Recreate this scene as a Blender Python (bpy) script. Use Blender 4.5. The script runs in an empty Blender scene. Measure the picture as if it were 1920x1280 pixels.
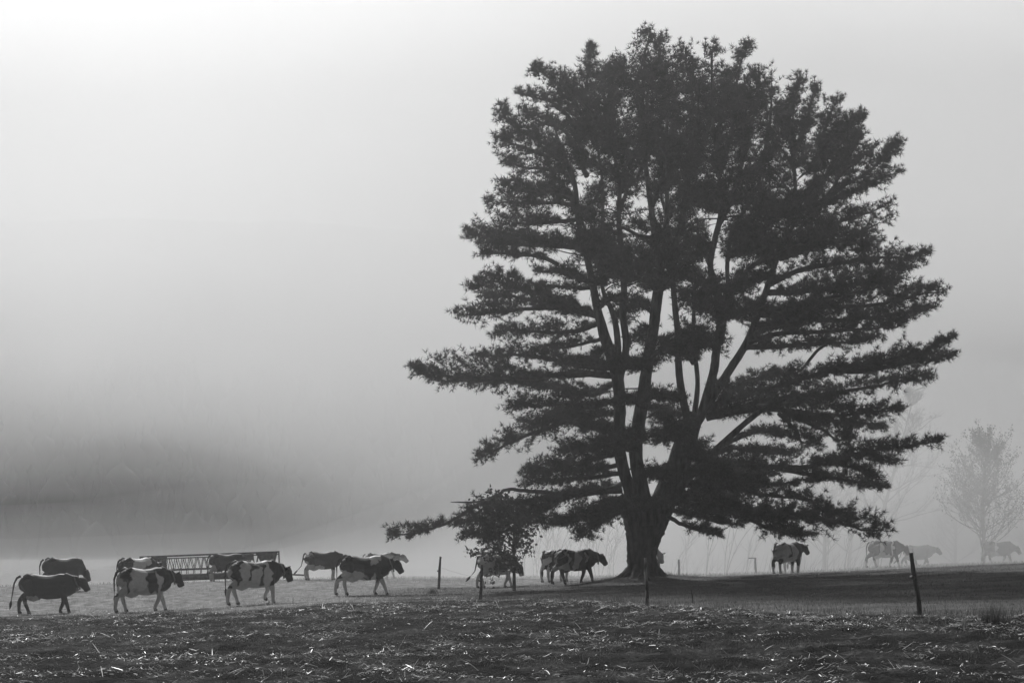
import bpy, math, random
import numpy as np
from mathutils import Vector, Matrix

# ------------------------------------------------------------------ camera, sky, sun, exposure
scene = bpy.context.scene
COL = scene.collection
R = math.radians
F = 1920 * 50.0 / 36.0          # focal length in photo pixels
HZ = 1020.0                     # photo row of the horizon
CAMZ = 1.6

cam_data = bpy.data.cameras.new('camera')
cam_data.lens = 50.0
cam_data.sensor_width = 36.0
cam_data.shift_y = (HZ - 640.0) / 1920.0
cam_data.clip_start = 0.1
cam_data.clip_end = 3000.0
cam = bpy.data.objects.new('camera', cam_data)
cam.location = (0, 0, CAMZ)
cam.rotation_euler = (R(90), 0, 0)
COL.objects.link(cam)
scene.camera = cam

SUN_EL = R(40.0)
SUN_AZ = R(-16.0)                 # from +Y towards +X
world = bpy.data.worlds.new('World')
scene.world = world
world.use_nodes = True
wn = world.node_tree.nodes
wl = world.node_tree.links
for n in list(wn):
    wn.remove(n)
sky = wn.new('ShaderNodeTexSky')
sky.sky_type = 'NISHITA'
sky.sun_disc = False
sky.sun_elevation = SUN_EL
sky.sun_rotation = SUN_AZ
sky.dust_density = 2.0
sky.air_density = 1.0
bw = wn.new('ShaderNodeRGBToBW')
bg = wn.new('ShaderNodeBackground')
bg.inputs['Strength'].default_value = 0.05
wo = wn.new('ShaderNodeOutputWorld')
wl.new(sky.outputs[0], bw.inputs[0])
wl.new(bw.outputs[0], bg.inputs['Color'])
wl.new(bg.outputs[0], wo.inputs['Surface'])

sun_data = bpy.data.lights.new('sun', 'SUN')
sun_data.energy = 5.0
sun_data.angle = R(6.0)
sun_data.color = (1.0, 1.0, 1.0)
sun = bpy.data.objects.new('sun', sun_data)
to_sun = Vector((math.sin(SUN_AZ) * math.cos(SUN_EL), math.cos(SUN_AZ) * math.cos(SUN_EL), math.sin(SUN_EL)))
sun.rotation_euler = (-to_sun).to_track_quat('-Z', 'Y').to_euler()
sun.location = to_sun * 500
COL.objects.link(sun)

scene.view_settings.view_transform = 'Standard'
scene.view_settings.look = 'None'
scene.view_settings.gamma = 1.0
scene.view_settings.exposure = -0.02
scene.view_settings.use_curve_mapping = False
cy = scene.cycles
cy.use_denoising = True
cy.max_bounces = 8
cy.diffuse_bounces = 2
cy.glossy_bounces = 2
cy.transmission_bounces = 2
cy.volume_bounces = 5
cy.transparent_max_bounces = 16
cy.sample_clamp_indirect = 4.0

# ------------------------------------------------------------------ helpers
rng = np.random.default_rng(11)


def P(px, py, d):
    """photo pixel at depth d (metres along the view) -> world point"""
    return np.array([(px - 960.0) / F * d, d, CAMZ - (py - HZ) / F * d])


def tag(o, label=None, cat=None, group=None, kind=None):
    if label: o['label'] = label
    if cat: o['category'] = cat
    if group: o['group'] = group
    if kind: o['kind'] = kind
    return o


def empty(name, loc=(0, 0, 0), rz=0.0):
    o = bpy.data.objects.new(name, None)
    o.empty_display_size = 0.2
    o.location = loc
    o.rotation_euler = (0, 0, rz)
    COL.objects.link(o)
    return o


def mesh_np(name, V, faces, mat=None, parent=None, smooth=False):
    """V (n,3); faces: (m,k) array or list of arrays with different k"""
    me = bpy.data.meshes.new(name)
    V = np.ascontiguousarray(V, dtype=np.float32)
    if isinstance(faces, np.ndarray):
        faces = [faces]
    faces = [f for f in faces if len(f)]
    me.vertices.add(len(V))
    me.vertices.foreach_set('co', V.ravel())
    li = np.concatenate([f.ravel() for f in faces]).astype(np.int32)
    tot = np.concatenate([np.full(len(f), f.shape[1], np.int32) for f in faces])
    start = np.concatenate([[0], np.cumsum(tot)[:-1]]).astype(np.int32)
    me.loops.add(len(li))
    me.loops.foreach_set('vertex_index', li)
    me.polygons.add(len(tot))
    me.polygons.foreach_set('loop_start', start)
    me.polygons.foreach_set('loop_total', tot)
    if smooth:
        me.polygons.foreach_set('use_smooth', np.ones(len(tot), bool))
    me.update(calc_edges=True)
    if mat: me.materials.append(mat)
    o = bpy.data.objects.new(name, me)
    COL.objects.link(o)
    if parent is not None:
        o.parent = parent
    return o


class MB:
    """collects shapes and links them as ONE mesh object"""
    def __init__(self):
        self.V = []; self.Q = []; self.T = []; self.N = []; self.n = 0
    def add(self, V, Q=None, T=None):
        V = np.asarray(V, float)
        if Q is not None and len(Q): self.Q.append(np.asarray(Q, int) + self.n)
        if T is not None and len(T): self.T.append(np.asarray(T, int) + self.n)
        self.V.append(V); self.n += len(V)
    def tube(self, pts, rad, n=8, cap=True, wob=0.0, flat=None, up=None):
        pts = np.asarray(pts, float); K = len(pts)
        rad = np.broadcast_to(np.asarray(rad, float), (K,)) if np.ndim(rad) < 2 else np.asarray(rad, float)
        tan = np.gradient(pts, axis=0)
        tan /= np.linalg.norm(tan, axis=1)[:, None] + 1e-9
        ref = np.array([0, 1, 0.0]) if up is None else np.asarray(up, float)
        if up is None and abs(tan[0] @ ref) > 0.9: ref = np.array([1.0, 0, 0])
        a = np.linspace(0, 2 * np.pi, n, endpoint=False)
        rings = []
        u = ref
        for i in range(K):
            t = tan[i]
            if up is not None: u = ref
            u = u - (u @ t) * t
            u /= np.linalg.norm(u) + 1e-9
            v = np.cross(t, u)
            if rad.ndim == 2: ru, rv = rad[i]
            else: ru = rv = rad[i]
            w = 1.0 + (wob * rng.standard_normal(n) if wob else 0.0)
            rings.append(pts[i] + (np.cos(a) * ru * w)[:, None] * u + (np.sin(a) * rv * w)[:, None] * v)
        V = np.concatenate(rings)
        i0 = np.arange(K - 1)[:, None] * n + np.arange(n)[None, :]
        i1 = np.arange(K - 1)[:, None] * n + (np.arange(n)[None, :] + 1) % n
        Q = np.stack([i0, i1, i1 + n, i0 + n], -1).reshape(-1, 4)
        T = []
        if cap:
            c0 = len(V); V = np.concatenate([V, pts[:1], pts[-1:]])
            for j in range(n):
                T.append([c0, (j + 1) % n, j])
                T.append([c0 + 1, (K - 1) * n + j, (K - 1) * n + (j + 1) % n])
        self.add(V, Q, np.array(T) if T else None)
    def box(self, c, s, M=None):
        c = np.asarray(c, float); s = np.asarray(s, float) / 2
        V = np.array([[x, y, z] for x in (-1, 1) for y in (-1, 1) for z in (-1, 1)], float) * s
        if M is not None: V = V @ np.asarray(M).T
        V = V + c
        self.add(V, [[0, 1, 3, 2], [4, 6, 7, 5], [0, 4, 5, 1], [2, 3, 7, 6], [0, 2, 6, 4], [1, 5, 7, 3]])
    def build(self, name, mat=None, parent=None, smooth=False):
        V = np.concatenate(self.V)
        return mesh_np(name, V, [np.concatenate(x) for x in (self.Q, self.T) if x], mat, parent, smooth)


def smooth_path(pts, per=6):
    """Catmull-Rom through rows of pts (any number of columns)"""
    p = np.asarray(pts, float)
    if len(p) < 3:
        s = np.linspace(0, 1, per + 1)[:, None]
        return p[0] * (1 - s) + p[-1] * s
    q = np.vstack([2 * p[0] - p[1], p, 2 * p[-1] - p[-2]])
    out = []
    for i in range(len(p) - 1):
        a, b, c, d = q[i:i + 4]
        t = np.linspace(0, 1, per, endpoint=False)[:, None]
        out.append(0.5 * (2 * b + (c - a) * t + (2 * a - 5 * b + 4 * c - d) * t ** 2 + (3 * b - a - 3 * c + d) * t ** 3))
    out.append(p[-1:])
    return np.concatenate(out)


def vnoise(x, y, seed=0):
    x = np.asarray(x, float); y = np.asarray(y, float)
    xi = np.floor(x).astype(np.int64); yi = np.floor(y).astype(np.int64)
    fx = x - xi; fy = y - yi
    fx = fx * fx * (3 - 2 * fx); fy = fy * fy * (3 - 2 * fy)
    def h(a, b):
        n = (a * 374761393 + b * 668265263 + seed * 144269504) & 0x7fffffff
        n = ((n ^ (n >> 13)) * 1274126177) & 0x7fffffff
        n = (n ^ (n >> 16)) & 0xffff
        return n / 65535.0
    return ((h(xi, yi) * (1 - fx) + h(xi + 1, yi) * fx) * (1 - fy) + (h(xi, yi + 1) * (1 - fx) + h(xi + 1, yi + 1) * fx) * fy)


def fbm(x, y, oct=4, seed=0):
    s = 0; a = 0.5; t = 0
    for o in range(oct):
        s = s + a * vnoise(x * 2 ** o + 17.3 * o, y * 2 ** o - 9.1 * o, seed + o); t += a; a *= 0.5
    return s / t


# ------------------------------------------------------------------ materials (all neutral: the photograph is black and white)
def mat(name, lo, hi=None, scale=6.0, rough=0.9, bump=0.0, bscale=30.0, detail=4.0, stretch=(1, 1, 1), transl=0.0, spec=0.15, contrast=(0.35, 0.65)):
    m = bpy.data.materials.new(name); m.use_nodes = True
    nt = m.node_tree; N = nt.nodes; L = nt.links
    for n in list(N): N.remove(n)
    out = N.new('ShaderNodeOutputMaterial')
    b = N.new('ShaderNodeBsdfPrincipled')
    b.inputs['Roughness'].default_value = rough
    b.inputs['Specular IOR Level'].default_value = spec
    hi = lo if hi is None else hi
    tc = N.new('ShaderNodeTexCoord'); mp = N.new('ShaderNodeMapping')
    mp.inputs['Scale'].default_value = stretch
    L.new(tc.outputs['Object'], mp.inputs['Vector'])
    nz = N.new('ShaderNodeTexNoise'); nz.inputs['Scale'].default_value = scale; nz.inputs['Detail'].default_value = detail
    L.new(mp.outputs[0], nz.inputs['Vector'])
    cr = N.new('ShaderNodeValToRGB')
    cr.color_ramp.elements[0].position = contrast[0]; cr.color_ramp.elements[0].color = (lo, lo, lo, 1)
    cr.color_ramp.elements[1].position = contrast[1]; cr.color_ramp.elements[1].color = (hi, hi, hi, 1)
    L.new(nz.outputs[0], cr.inputs[0])
    L.new(cr.outputs[0], b.inputs['Base Color'])
    if bump:
        n2 = N.new('ShaderNodeTexNoise'); n2.inputs['Scale'].default_value = bscale; n2.inputs['Detail'].default_value = 5
        L.new(mp.outputs[0], n2.inputs['Vector'])
        bp = N.new('ShaderNodeBump'); bp.inputs['Strength'].default_value = bump; bp.inputs['Distance'].default_value = 0.05
        L.new(n2.outputs[0], bp.inputs['Height']); L.new(bp.outputs[0], b.inputs['Normal'])
    sh = b.outputs[0]
    if transl:
        tr = N.new('ShaderNodeBsdfTranslucent'); L.new(cr.outputs[0], tr.inputs['Color'])
        mx = N.new('ShaderNodeMixShader'); mx.inputs[0].default_value = transl
        L.new(sh, mx.inputs[1]); L.new(tr.outputs[0], mx.inputs[2]); sh = mx.outputs[0]
    L.new(sh, out.inputs['Surface'])
    return m


M_BARK = mat('pine_bark', 0.025, 0.09, scale=5.0, bump=0.9, bscale=9.0, stretch=(1, 1, 0.22))
M_TWIG = mat('twig_bark', 0.04, 0.08, scale=4.0)
M_NEEDLE = mat('pine_needles', 0.022, 0.05, scale=1.3, rough=0.6, transl=0.25)
M_LEAF = mat('sapling_leaves', 0.04, 0.09, scale=3.0, rough=0.55, transl=0.3)
M_FARBARK = mat('far_bark', 0.06, 0.11, scale=2.0)
M_FARLEAF = mat('far_leaves', 0.05, 0.10, scale=2.0, transl=0.3)
M_POST = mat('weathered_post', 0.04, 0.12, scale=12.0, bump=0.5, stretch=(1, 1, 0.15))
M_PALEPOST = mat('pale_weathered_post', 0.06, 0.34, scale=9.0, bump=0.5, stretch=(1, 1, 0.3), contrast=(0.42, 0.58))
M_METAL = mat('dark_painted_steel', 0.07, 0.14, scale=5.0, rough=0.6, spec=0.4)
M_WIRE = mat('wire', 0.08, 0.1, rough=0.7)
M_STRAW = mat('dry_corn_straw', 0.18, 0.80, scale=2.5, rough=0.42, transl=0.2, spec=0.5)
M_GRASS = mat('field_grass', 0.06, 0.18, scale=3.0, rough=0.7, transl=0.35)
M_PASTURE = mat('pasture_grass', 0.2, 0.4, scale=1.5, rough=0.7, transl=0.5)
M_DKGRASS = mat('rank_grass', 0.06, 0.12, scale=3.0, rough=0.7, transl=0.35)
M_HILL = mat('wooded_hill', 0.010, 0.016, scale=0.05)
M_STRAP = mat('collar_strap', 0.12, 0.18)
M_HOOF = mat('hoof_horn', 0.03, 0.06)
M_TYRE = mat('tyre_rubber', 0.02, 0.03)


def coat_material():
    m = bpy.data.materials.new('cow_coat'); m.use_nodes = True
    nt = m.node_tree; N = nt.nodes; L = nt.links
    b = N['Principled BSDF']; b.inputs['Roughness'].default_value = 0.65
    b.inputs['Specular IOR Level'].default_value = 0.2
    at = N.new('ShaderNodeAttribute'); at.attribute_name = 'coat'
    tc = N.new('ShaderNodeTexCoord')
    nz = N.new('ShaderNodeTexNoise'); nz.inputs['Scale'].default_value = 14; nz.inputs['Detail'].default_value = 4
    L.new(tc.outputs['Object'], nz.inputs['Vector'])
    mr = N.new('ShaderNodeMapRange'); mr.inputs['To Min'].default_value = 0.75; mr.inputs['To Max'].default_value = 1.2
    L.new(nz.outputs[0], mr.inputs['Value'])
    mx = N.new('ShaderNodeVectorMath'); mx.operation = 'SCALE'
    L.new(at.outputs['Color'], mx.inputs[0]); L.new(mr.outputs[0], mx.inputs['Scale'])
    L.new(mx.outputs[0], b.inputs['Base Color'])
    return m


M_COAT = coat_material()

# ------------------------------------------------------------------ ground
GP = [  # photo column, photo row, depth -> ground height
    (80, 1152, 51), (280, 1147, 48.5), (490, 1130, 48.5), (690, 1115, 55), (0, 1100, 68), (250, 1094, 70), (480, 1088, 72),
    (600, 1084, 78), (800, 1084, 82), (1000, 1082, 86), (902, 1127, 48), (825, 1103, 60), (964, 1107, 57), (930, 1102, 62),
    (1213, 1140, 33.7), (1725, 1158, 26), (1920, 1150, 27.5), (1400, 1150, 30), (1100, 1093, 59), (1210, 1086, 59),
    (1300, 1088, 57), (1400, 1086, 56), (1700, 1070, 58), (1920, 1057, 60), (1490, 1074, 68), (1660, 1063, 77), (1730, 1061, 84),
    (1880, 1056, 88), (1272, 1080, 74), (1416, 1081, 76), (1712, 1065, 85), (2050, 1053, 62), (-100, 1100, 66), (1000, 1278, 16),
    (200, 1276, 16), (1800, 1279, 16), (1000, 1185, 26), (200, 1195, 27), (600, 1190, 27), (600, 1140, 40), (100, 1170, 40), (1600, 1110, 40), (1300, 1112, 42)]
gx = []; gz = []
for (a, b, d) in GP:
    p = P(a, b, d); gx.append(p[:2]); gz.append(p[2])
for (x, y, z) in [(0, 0, 0), (-15, 5, -.1), (15, 5, .1), (-15, -30, 0), (15, -30, 0), (-40, 20, -.6), (40, 20, .7), (-60, 60, -.8), (60, 60, 1.0),
                  (-30, 100, -2.2), (0, 105, -1.7), (25, 105, -.7), (45, 100, .2), (-90, 100, -2.5), (-40, 130, -4.0), (0, 135, -3.5), (40, 130, -2.0),
                  (-60, 200, -5.5), (0, 200, -5.5), (60, 200, -4.5), (0, 300, -6), (-150, 250, -6), (150, 250, -5), (-100, -30, -.5), (100, -30, .5), (120, 100, 0), (-150, 120, -4)]:
    gx.append(np.array([x, y])); gz.append(z)
gx = np.array(gx, float); gz = np.array(gz, float)


def _wy(p):      # compress far distances so the spline stays tame
    r = np.stack([p[:, 0], p[:, 1]], 1) / 20.0
    return r


def _ker(a, b):
    d = np.sqrt(((a[:, None, :] - b[None, :, :]) ** 2).sum(-1)) + 1e-9
    return d            # biharmonic in 3-D: smooth, no overshoot worth noting


A_ = _wy(gx)
K_ = _ker(A_, A_) - 0.02 * np.eye(len(A_))
PP = np.concatenate([np.ones((len(A_), 1)), A_], 1)
S_ = np.block([[K_, PP], [PP.T, np.zeros((3, 3))]])
C_ = np.linalg.solve(S_, np.concatenate([gz, np.zeros(3)]))


def ground_z(x, y):
    x = np.atleast_1d(np.asarray(x, float)); y = np.atleast_1d(np.asarray(y, float))
    xc = np.clip(x, -170, 170); yc = np.clip(y, -40, 320)
    q = _wy(np.stack([xc, yc], 1))
    out = np.empty(len(q))
    for i in range(0, len(q), 20000):
        s = q[i:i + 20000]
        out[i:i + 20000] = _ker(s, A_) @ C_[:len(A_)] + np.concatenate([np.ones((len(s), 1)), s], 1) @ C_[len(A_):]
    return out


def gz1(x, y):
    return float(ground_z(x, y)[0])


# edge between the stubble field and the grass, as depth over x
_ed = sorted([(P(a, 0, d)[0], d) for (a, d) in [(-200, 47), (100, 47.5), (300, 45.5), (500, 45), (700, 48), (860, 49), (960, 45), (1213, 35.5), (1400, 31), (1725, 26.6), (1920, 26.3)]])
EX = np.array([-60] + [e[0] for e in _ed] + [40]); EY = np.array([48] + [e[1] for e in _ed] + [22])


def lawn_mask(x, y):
    e = np.interp(x, EX, EY)
    n = (fbm(np.asarray(x) * 0.7, np.asarray(y) * 0.5, 4, 5) - 0.5)
    soft = np.interp(x, [-4, 4], [5.0, 1.8])
    return np.clip((y - e + n * (1.5 + 1.4 * soft)) / soft + 0.5, 0, 1)


def axis(fine0, fine1, step, lo, hi, grow=1.12):
    a = list(np.arange(fine0, fine1 + 1e-6, step))
    s = step; v = a[-1]
    while v < hi:
        s *= grow; v += s; a.append(min(v, hi))
    s = step; v = a[0]
    while v > lo:
        s *= grow; v -= s; a.insert(0, max(v, lo))
    return np.array(a)


XS = axis(-20, 20, 0.125, -420, 420)
YS = axis(14, 60, 0.11, -35, 930)
X, Y = np.meshgrid(XS, YS)
xf = X.ravel(); yf = Y.ravel()
Zb = ground_z(xf, yf)
LM = lawn_mask(xf, yf)


def relief(x, y, lm):
    clod = (fbm(x * 4.2, y * 3.4, 3, 21) - 0.5) * 0.15 + (fbm(x * 1.1, y * 1.3, 3, 31) - 0.5) * 0.15
    soft = (fbm(x * 0.35, y * 0.5, 3, 41) - 0.5) * 0.10 + (fbm(x * 3, y * 3, 2, 43) - 0.5) * 0.03
    near = np.clip((70 - y) / 20, 0, 1)
    return (clod * (1 - lm) + soft * lm) * near


def ground_at(x, y):
    x = np.atleast_1d(np.asarray(x, float)); y = np.atleast_1d(np.asarray(y, float))
    return ground_z(x, y) + relief(x, y, lawn_mask(x, y))


Zf = Zb + relief(xf, yf, LM)
# small mound at the foot of the pine
TX, TY = P(1210, 1085, 59)[:2]
MOUND = lambda x, y: 0.22 * np.exp(-(((x - TX) / 1.9) ** 2 + ((y - TY) / 1.9) ** 2))
Zf = Zf + MOUND(xf, yf)
nx, ny = len(XS), len(YS)
ii = (np.arange(ny - 1)[:, None] * nx + np.arange(nx - 1)[None, :]).ravel()
GQ = np.stack([ii, ii + 1, ii + 1 + nx, ii + nx], 1)


def ground_material():
    m = bpy.data.materials.new('field_ground'); m.use_nodes = True
    nt = m.node_tree; N = nt.nodes; L = nt.links
    b = N['Principled BSDF']; b.inputs['Roughness'].default_value = 0.95; b.inputs['Specular IOR Level'].default_value = 0.03
    tc = N.new('ShaderNodeTexCoord')
    def noise(scale, detail=5, sx=1, sy=1, rough=0.55):
        mp = N.new('ShaderNodeMapping'); mp.inputs['Scale'].default_value = (sx, sy, 1)
        L.new(tc.outputs['Object'], mp.inputs[0])
        n = N.new('ShaderNodeTexNoise'); n.inputs['Scale'].default_value = scale; n.inputs['Detail'].default_value = detail
        n.inputs['Roughness'].default_value = rough
        L.new(mp.outputs[0], n.inputs['Vector']); return n.outputs[0]
    def ramp(src, stops):
        r = N.new('ShaderNodeValToRGB'); e = r.color_ramp.elements
        e[0].position, c = stops[0]; e[0].color = (c, c, c, 1)
        e[1].position, c = stops[-1]; e[1].color = (c, c, c, 1)
        for p, c in stops[1:-1]:
            q = e.new(p); q.color = (c, c, c, 1)
        L.new(src, r.inputs[0]); return r.outputs[0]
    def mix(f, a, bb):
        x = N.new('ShaderNodeMix'); x.data_type = 'RGBA'
        L.new(f, x.inputs[0]); L.new(a, x.inputs[6]); L.new(bb, x.inputs[7]); return x.outputs[2]
    soil = ramp(noise(7.0, 6), [(0.3, 0.004), (0.7, 0.013)])
    weeds = ramp(noise(16.0, 4, 1, 0.7), [(0.35, 0.015), (0.7, 0.10)])
    wmask = ramp(noise(0.7, 5, 1, 1.4, 0.65), [(0.48, 0.0), (0.66, 1.0)])
    stub = mix(wmask, soil, weeds)
    lawn = ramp(noise(9.0, 5, 1, 0.5), [(0.3, 0.07), (0.7, 0.15)])
    lawn2 = ramp(noise(0.45, 4, 0.35, 1.6), [(0.35, 0.045), (0.7, 0.18)])
    lm = N.new('ShaderNodeAttribute'); lm.attribute_name = 'lawn'
    pa = N.new('ShaderNodeAttribute'); pa.attribute_name = 'pasture'
    half = N.new('ShaderNodeValue'); half.outputs[0].default_value = 0.5
    lawnc = mix(half.outputs[0], lawn, lawn2)
    past = ramp(noise(2.2, 8, 1, 0.6, 0.75), [(0.34, 0.06), (0.66, 0.32)])
    g = mix(lm.outputs['Fac'], stub, lawnc)
    g = mix(pa.outputs['Fac'], g, past)
    L.new(g, b.inputs['Base Color'])
    bp = N.new('ShaderNodeBump'); bp.inputs['Strength'].default_value = 0.8; bp.inputs['Distance'].default_value = 0.05
    L.new(noise(22.0, 5), bp.inputs['Height']); L.new(bp.outputs[0], b.inputs['Normal'])
    return m


field = mesh_np('field', np.stack([xf, yf, Zf], 1), GQ, ground_material(), smooth=True)
tag(field, kind='structure')
a = field.data.attributes.new('lawn', 'FLOAT', 'POINT'); a.data.foreach_set('value', LM.astype(np.float32))
# open pasture: left of and beyond the mown lawn
def pasture_mask(x, y):
    n = (fbm(x * .35, y * .35, 4, 77) - .5) * 2.2
    left = np.clip((-4.6 - x) / 3.0 + n + .5, 0, 1)
    far = np.clip((y - 62.5) / 3.0 + n + .5, 0, 1)
    return np.maximum(left, far)


pm = pasture_mask(xf, yf) * LM
a = field.data.attributes.new('pasture', 'FLOAT', 'POINT'); a.data.foreach_set('value', pm.astype(np.float32))

# ------------------------------------------------------------------ wooded hill beyond the valley
HX = np.linspace(-400, 400, 321); HY = np.concatenate([np.linspace(292, 480, 110), np.linspace(485, 800, 60)])
hx, hy = np.meshgrid(HX, HY); hx = hx.ravel(); hy = hy.ravel()
ridge = np.interp(hx, [-400, -75, 0, 60, 120, 400], [1.0, 1.0, 0.95, 0.9, 1.0, 1.0])
slope = np.interp(hy, [292, 302, 320, 345, 380, 430, 480, 520, 600, 800], [-8, -2, 8, 24, 45, 78, 108, 120, 122, 110])
hz = -7.5 + (slope + 7.5) * ridge + np.clip((hy - 294) / 12, 0, 1) * ((fbm(hx / 4, hy / 4, 3, 61) - .4) * 1.5 + (fbm(hx / 30, hy / 40, 2, 63) - .5) * 3) * (0.3 + 0.7 * ridge)
hi_ = (np.arange(169)[:, None] * 321 + np.arange(320)[None, :]).ravel()
hill = mesh_np('hill', np.stack([hx, hy, hz], 1), np.stack([hi_, hi_ + 1, hi_ + 322, hi_ + 321], 1), M_HILL, smooth=True)
tag(hill, kind='structure')


# trees of the far wood: ragged crowns standing on the slope
from itertools import product
wx = []; wy = []
for (xa, xb, n_) in ((-200, 60, 1250), (60, 200, 450)):
    wx.append(rng.uniform(xa, xb, n_)); wy.append(rng.uniform(296, 368, n_))
wx = np.concatenate(wx); wy = np.concatenate(wy); nw = len(wx)
wr = np.interp(wx, [-400, -75, 0, 60, 120, 400], [1.0, 1.0, 0.95, 0.9, 1.0, 1.0])
wz = -7.5 + (np.interp(wy, [292, 302, 320, 345, 380, 430, 480], [-8, -2, 8, 24, 45, 76, 90]) + 7.5) * wr
wh = rng.uniform(7, 15, nw); wp = rng.uniform(.12, .3, nw) * wh; kind_ = rng.uniform(0, 1, nw)
tl = np.array([0, .12, .3, .5, .7, .88, 1.0]); cone = np.array([.5, 1.0, .82, .6, .4, .2, .02]); dome = np.array([.3, .8, 1.0, 1.0, .85, .5, .05])
ph = np.linspace(0, 2 * np.pi, 9, endpoint=False)
rad_ = np.where((kind_ < .45)[:, None], cone[None], dome[None] * 1.15) * wp[:, None]
rad_ = rad_[:, :, None] * rng.uniform(.6, 1.3, (nw, 7, 9))
WV = np.stack([wx[:, None, None] + rad_ * np.cos(ph), wy[:, None, None] + rad_ * np.sin(ph),
               wz[:, None, None] + wh[:, None, None] * (tl[None, :, None] + rng.normal(0, .03, (nw, 7, 9)))], -1).reshape(-1, 3)
q_ = np.array([[j * 9 + i, j * 9 + (i + 1) % 9, (j + 1) * 9 + (i + 1) % 9, (j + 1) * 9 + i] for j, i in product(range(6), range(9))])
WQ = (np.arange(nw)[:, None, None] * 63 + q_[None]).reshape(-1, 4)
wood = mesh_np('far_wood', WV, WQ, M_HILL)
tag(wood, 'dark wood on the far hillside, blurred by the fog', 'wood', kind='stuff')

# ------------------------------------------------------------------ haze and fog
def volume(name, density, aniso=0.55, color=0.99):
    m = bpy.data.materials.new(name); m.use_nodes = True
    nt = m.node_tree; N = nt.nodes
    for n in list(N): N.remove(n)
    out = N.new('ShaderNodeOutputMaterial')
    v = N.new('ShaderNodeVolumePrincipled')
    v.inputs['Density'].default_value = density
    v.inputs['Color'].default_value = (color, color, color, 1)
    v.inputs['Anisotropy'].default_value = aniso
    nt.links.new(v.outputs[0], out.inputs['Volume'])
    return m


HAZE_TOP = 142.0
mb = MB(); mb.box((0, 450, (HAZE_TOP - 16) / 2), (860, 1000, HAZE_TOP + 16))
haze = mb.build('haze', volume('haze_air', 0.0007, 0.5))
tag(haze, 'pale even haze filling the air over the whole field', 'haze', kind='stuff')

def fog_bank(lab, x0, x1, front, heights, density, back=200.0, FXN=70, FYN=50):
    fx = np.linspace(x0, x1, FXN); tt = np.linspace(0, 1, FYN)
    fV = []
    for j in range(FYN):
        for i in range(FXN):
            fr = float(np.interp(fx[i], *front)) + 2.0 * math.sin(fx[i] / 17.0)
            y = fr + (back - fr) * tt[j] ** 1.6
            h = float(np.interp(fx[i], *heights))
            e = float(np.interp(y, [fr, fr + 9, fr + 50, back], [0, .42, 1, 0])) ** 1.5
            zz = -1.5 + h * e + (float(vnoise(fx[i] / 13, y / 13, 3)) - .5) * 0.22 * h * e
            fV.append((fx[i], y, zz))
    fV = np.array(fV)
    fB = fV.copy(); fB[:, 2] = -14.0
    k = (np.arange(FYN - 1)[:, None] * FXN + np.arange(FXN - 1)[None, :]).ravel()
    top = np.stack([k, k + 1, k + 1 + FXN, k + FXN], 1)
    n0 = len(fV)
    rim = list(range(FXN)) + [FXN * j + FXN - 1 for j in range(1, FYN)] + [FXN * (FYN - 1) + i for i in range(FXN - 2, -1, -1)] + [FXN * j for j in range(FYN - 2, 0, -1)]
    side = np.array([[rim[(q + 1) % len(rim)], rim[q], rim[q] + n0, rim[(q + 1) % len(rim)] + n0] for q in range(len(rim))])
    o = mesh_np('fog_bank', np.concatenate([fV, fB]), np.concatenate([top, top[:, ::-1] + n0, side]), volume('fog_air', density, 0.5))
    tag(o, lab, 'fog', kind='stuff')


fog_bank('white ground fog lying behind the pine and the cattle beyond it', -60, 250, ([-40, -6, 4, 60], [74, 67, 61, 63]),
         ([-60, -45, -22, -6, 6, 20, 60, 250], [0.05, .2, 2.4, 8, 17, 24, 21, 15]), 0.023)
fog_bank('thin ground mist in the low ground behind the feeder wagon', -250, 20, ([-40, 10], [73, 70]),
         ([-250, -60, -20, 2, 20], [5.0, 5.5, 8, 7, .05]), 0.0075, back=280.0)


def fog_roll(name, lab, stations, m):
    """long roll of fog with a lens-shaped section (thin at its rims), along x: stations (x, y, z, half depth, height below, height above)"""
    sec = []
    for t in np.linspace(0, 2 * np.pi, 28, endpoint=False):
        c, s_ = math.cos(t), math.sin(t)
        sec.append((math.copysign(abs(c) ** (2.4 if s_ < 0 else 1.75), c), math.copysign(abs(s_) ** 1.75, s_)))
    V = []
    for (x, y, z, w, h0, h1) in stations:
        for (a, b) in sec:
            k = 1 + .10 * (float(fbm(x / 40.0 + 9, b * 2.2 + 3, 2, 5)) - .5) * 2
            V.append((x, y + a * w * k, z + b * (h1 if b > 0 else h0 * k)))
    n, m_ = 28, len(stations)
    Q = [[j * n + i, j * n + (i + 1) % n, (j + 1) * n + (i + 1) % n, (j + 1) * n + i] for j in range(m_ - 1) for i in range(n)]
    V += [stations[0][:3], stations[-1][:3]]
    T = [[len(V) - 2, (i + 1) % n, i] for i in range(n)] + [[len(V) - 1, (m_ - 1) * n + i, (m_ - 1) * n + (i + 1) % n] for i in range(n)]
    o = mesh_np(name, np.array(V), [np.array(Q), np.array(T)], m)
    tag(o, lab, 'fog', kind='stuff')


xs_ = np.linspace(-400, 400, 110)
bott = np.interp(xs_, [-400, -52, 0, 60, 105, 150, 400], [6, 7, -8, -8, -2, 2, 2])
fog_roll('drifting_fog', 'pale lifted fog drifting in front of the wooded hills',
         [(x, 236, 60, np.interp(x, [-400, -350, -55, 0, 40, 100, 350, 400], [.5, 54, 54, 62, 58, 54, 54, .5]), 60 - b, 75) for x, b in zip(xs_, bott)], volume('drifting_fog_air', 0.033, 0.5))

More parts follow.
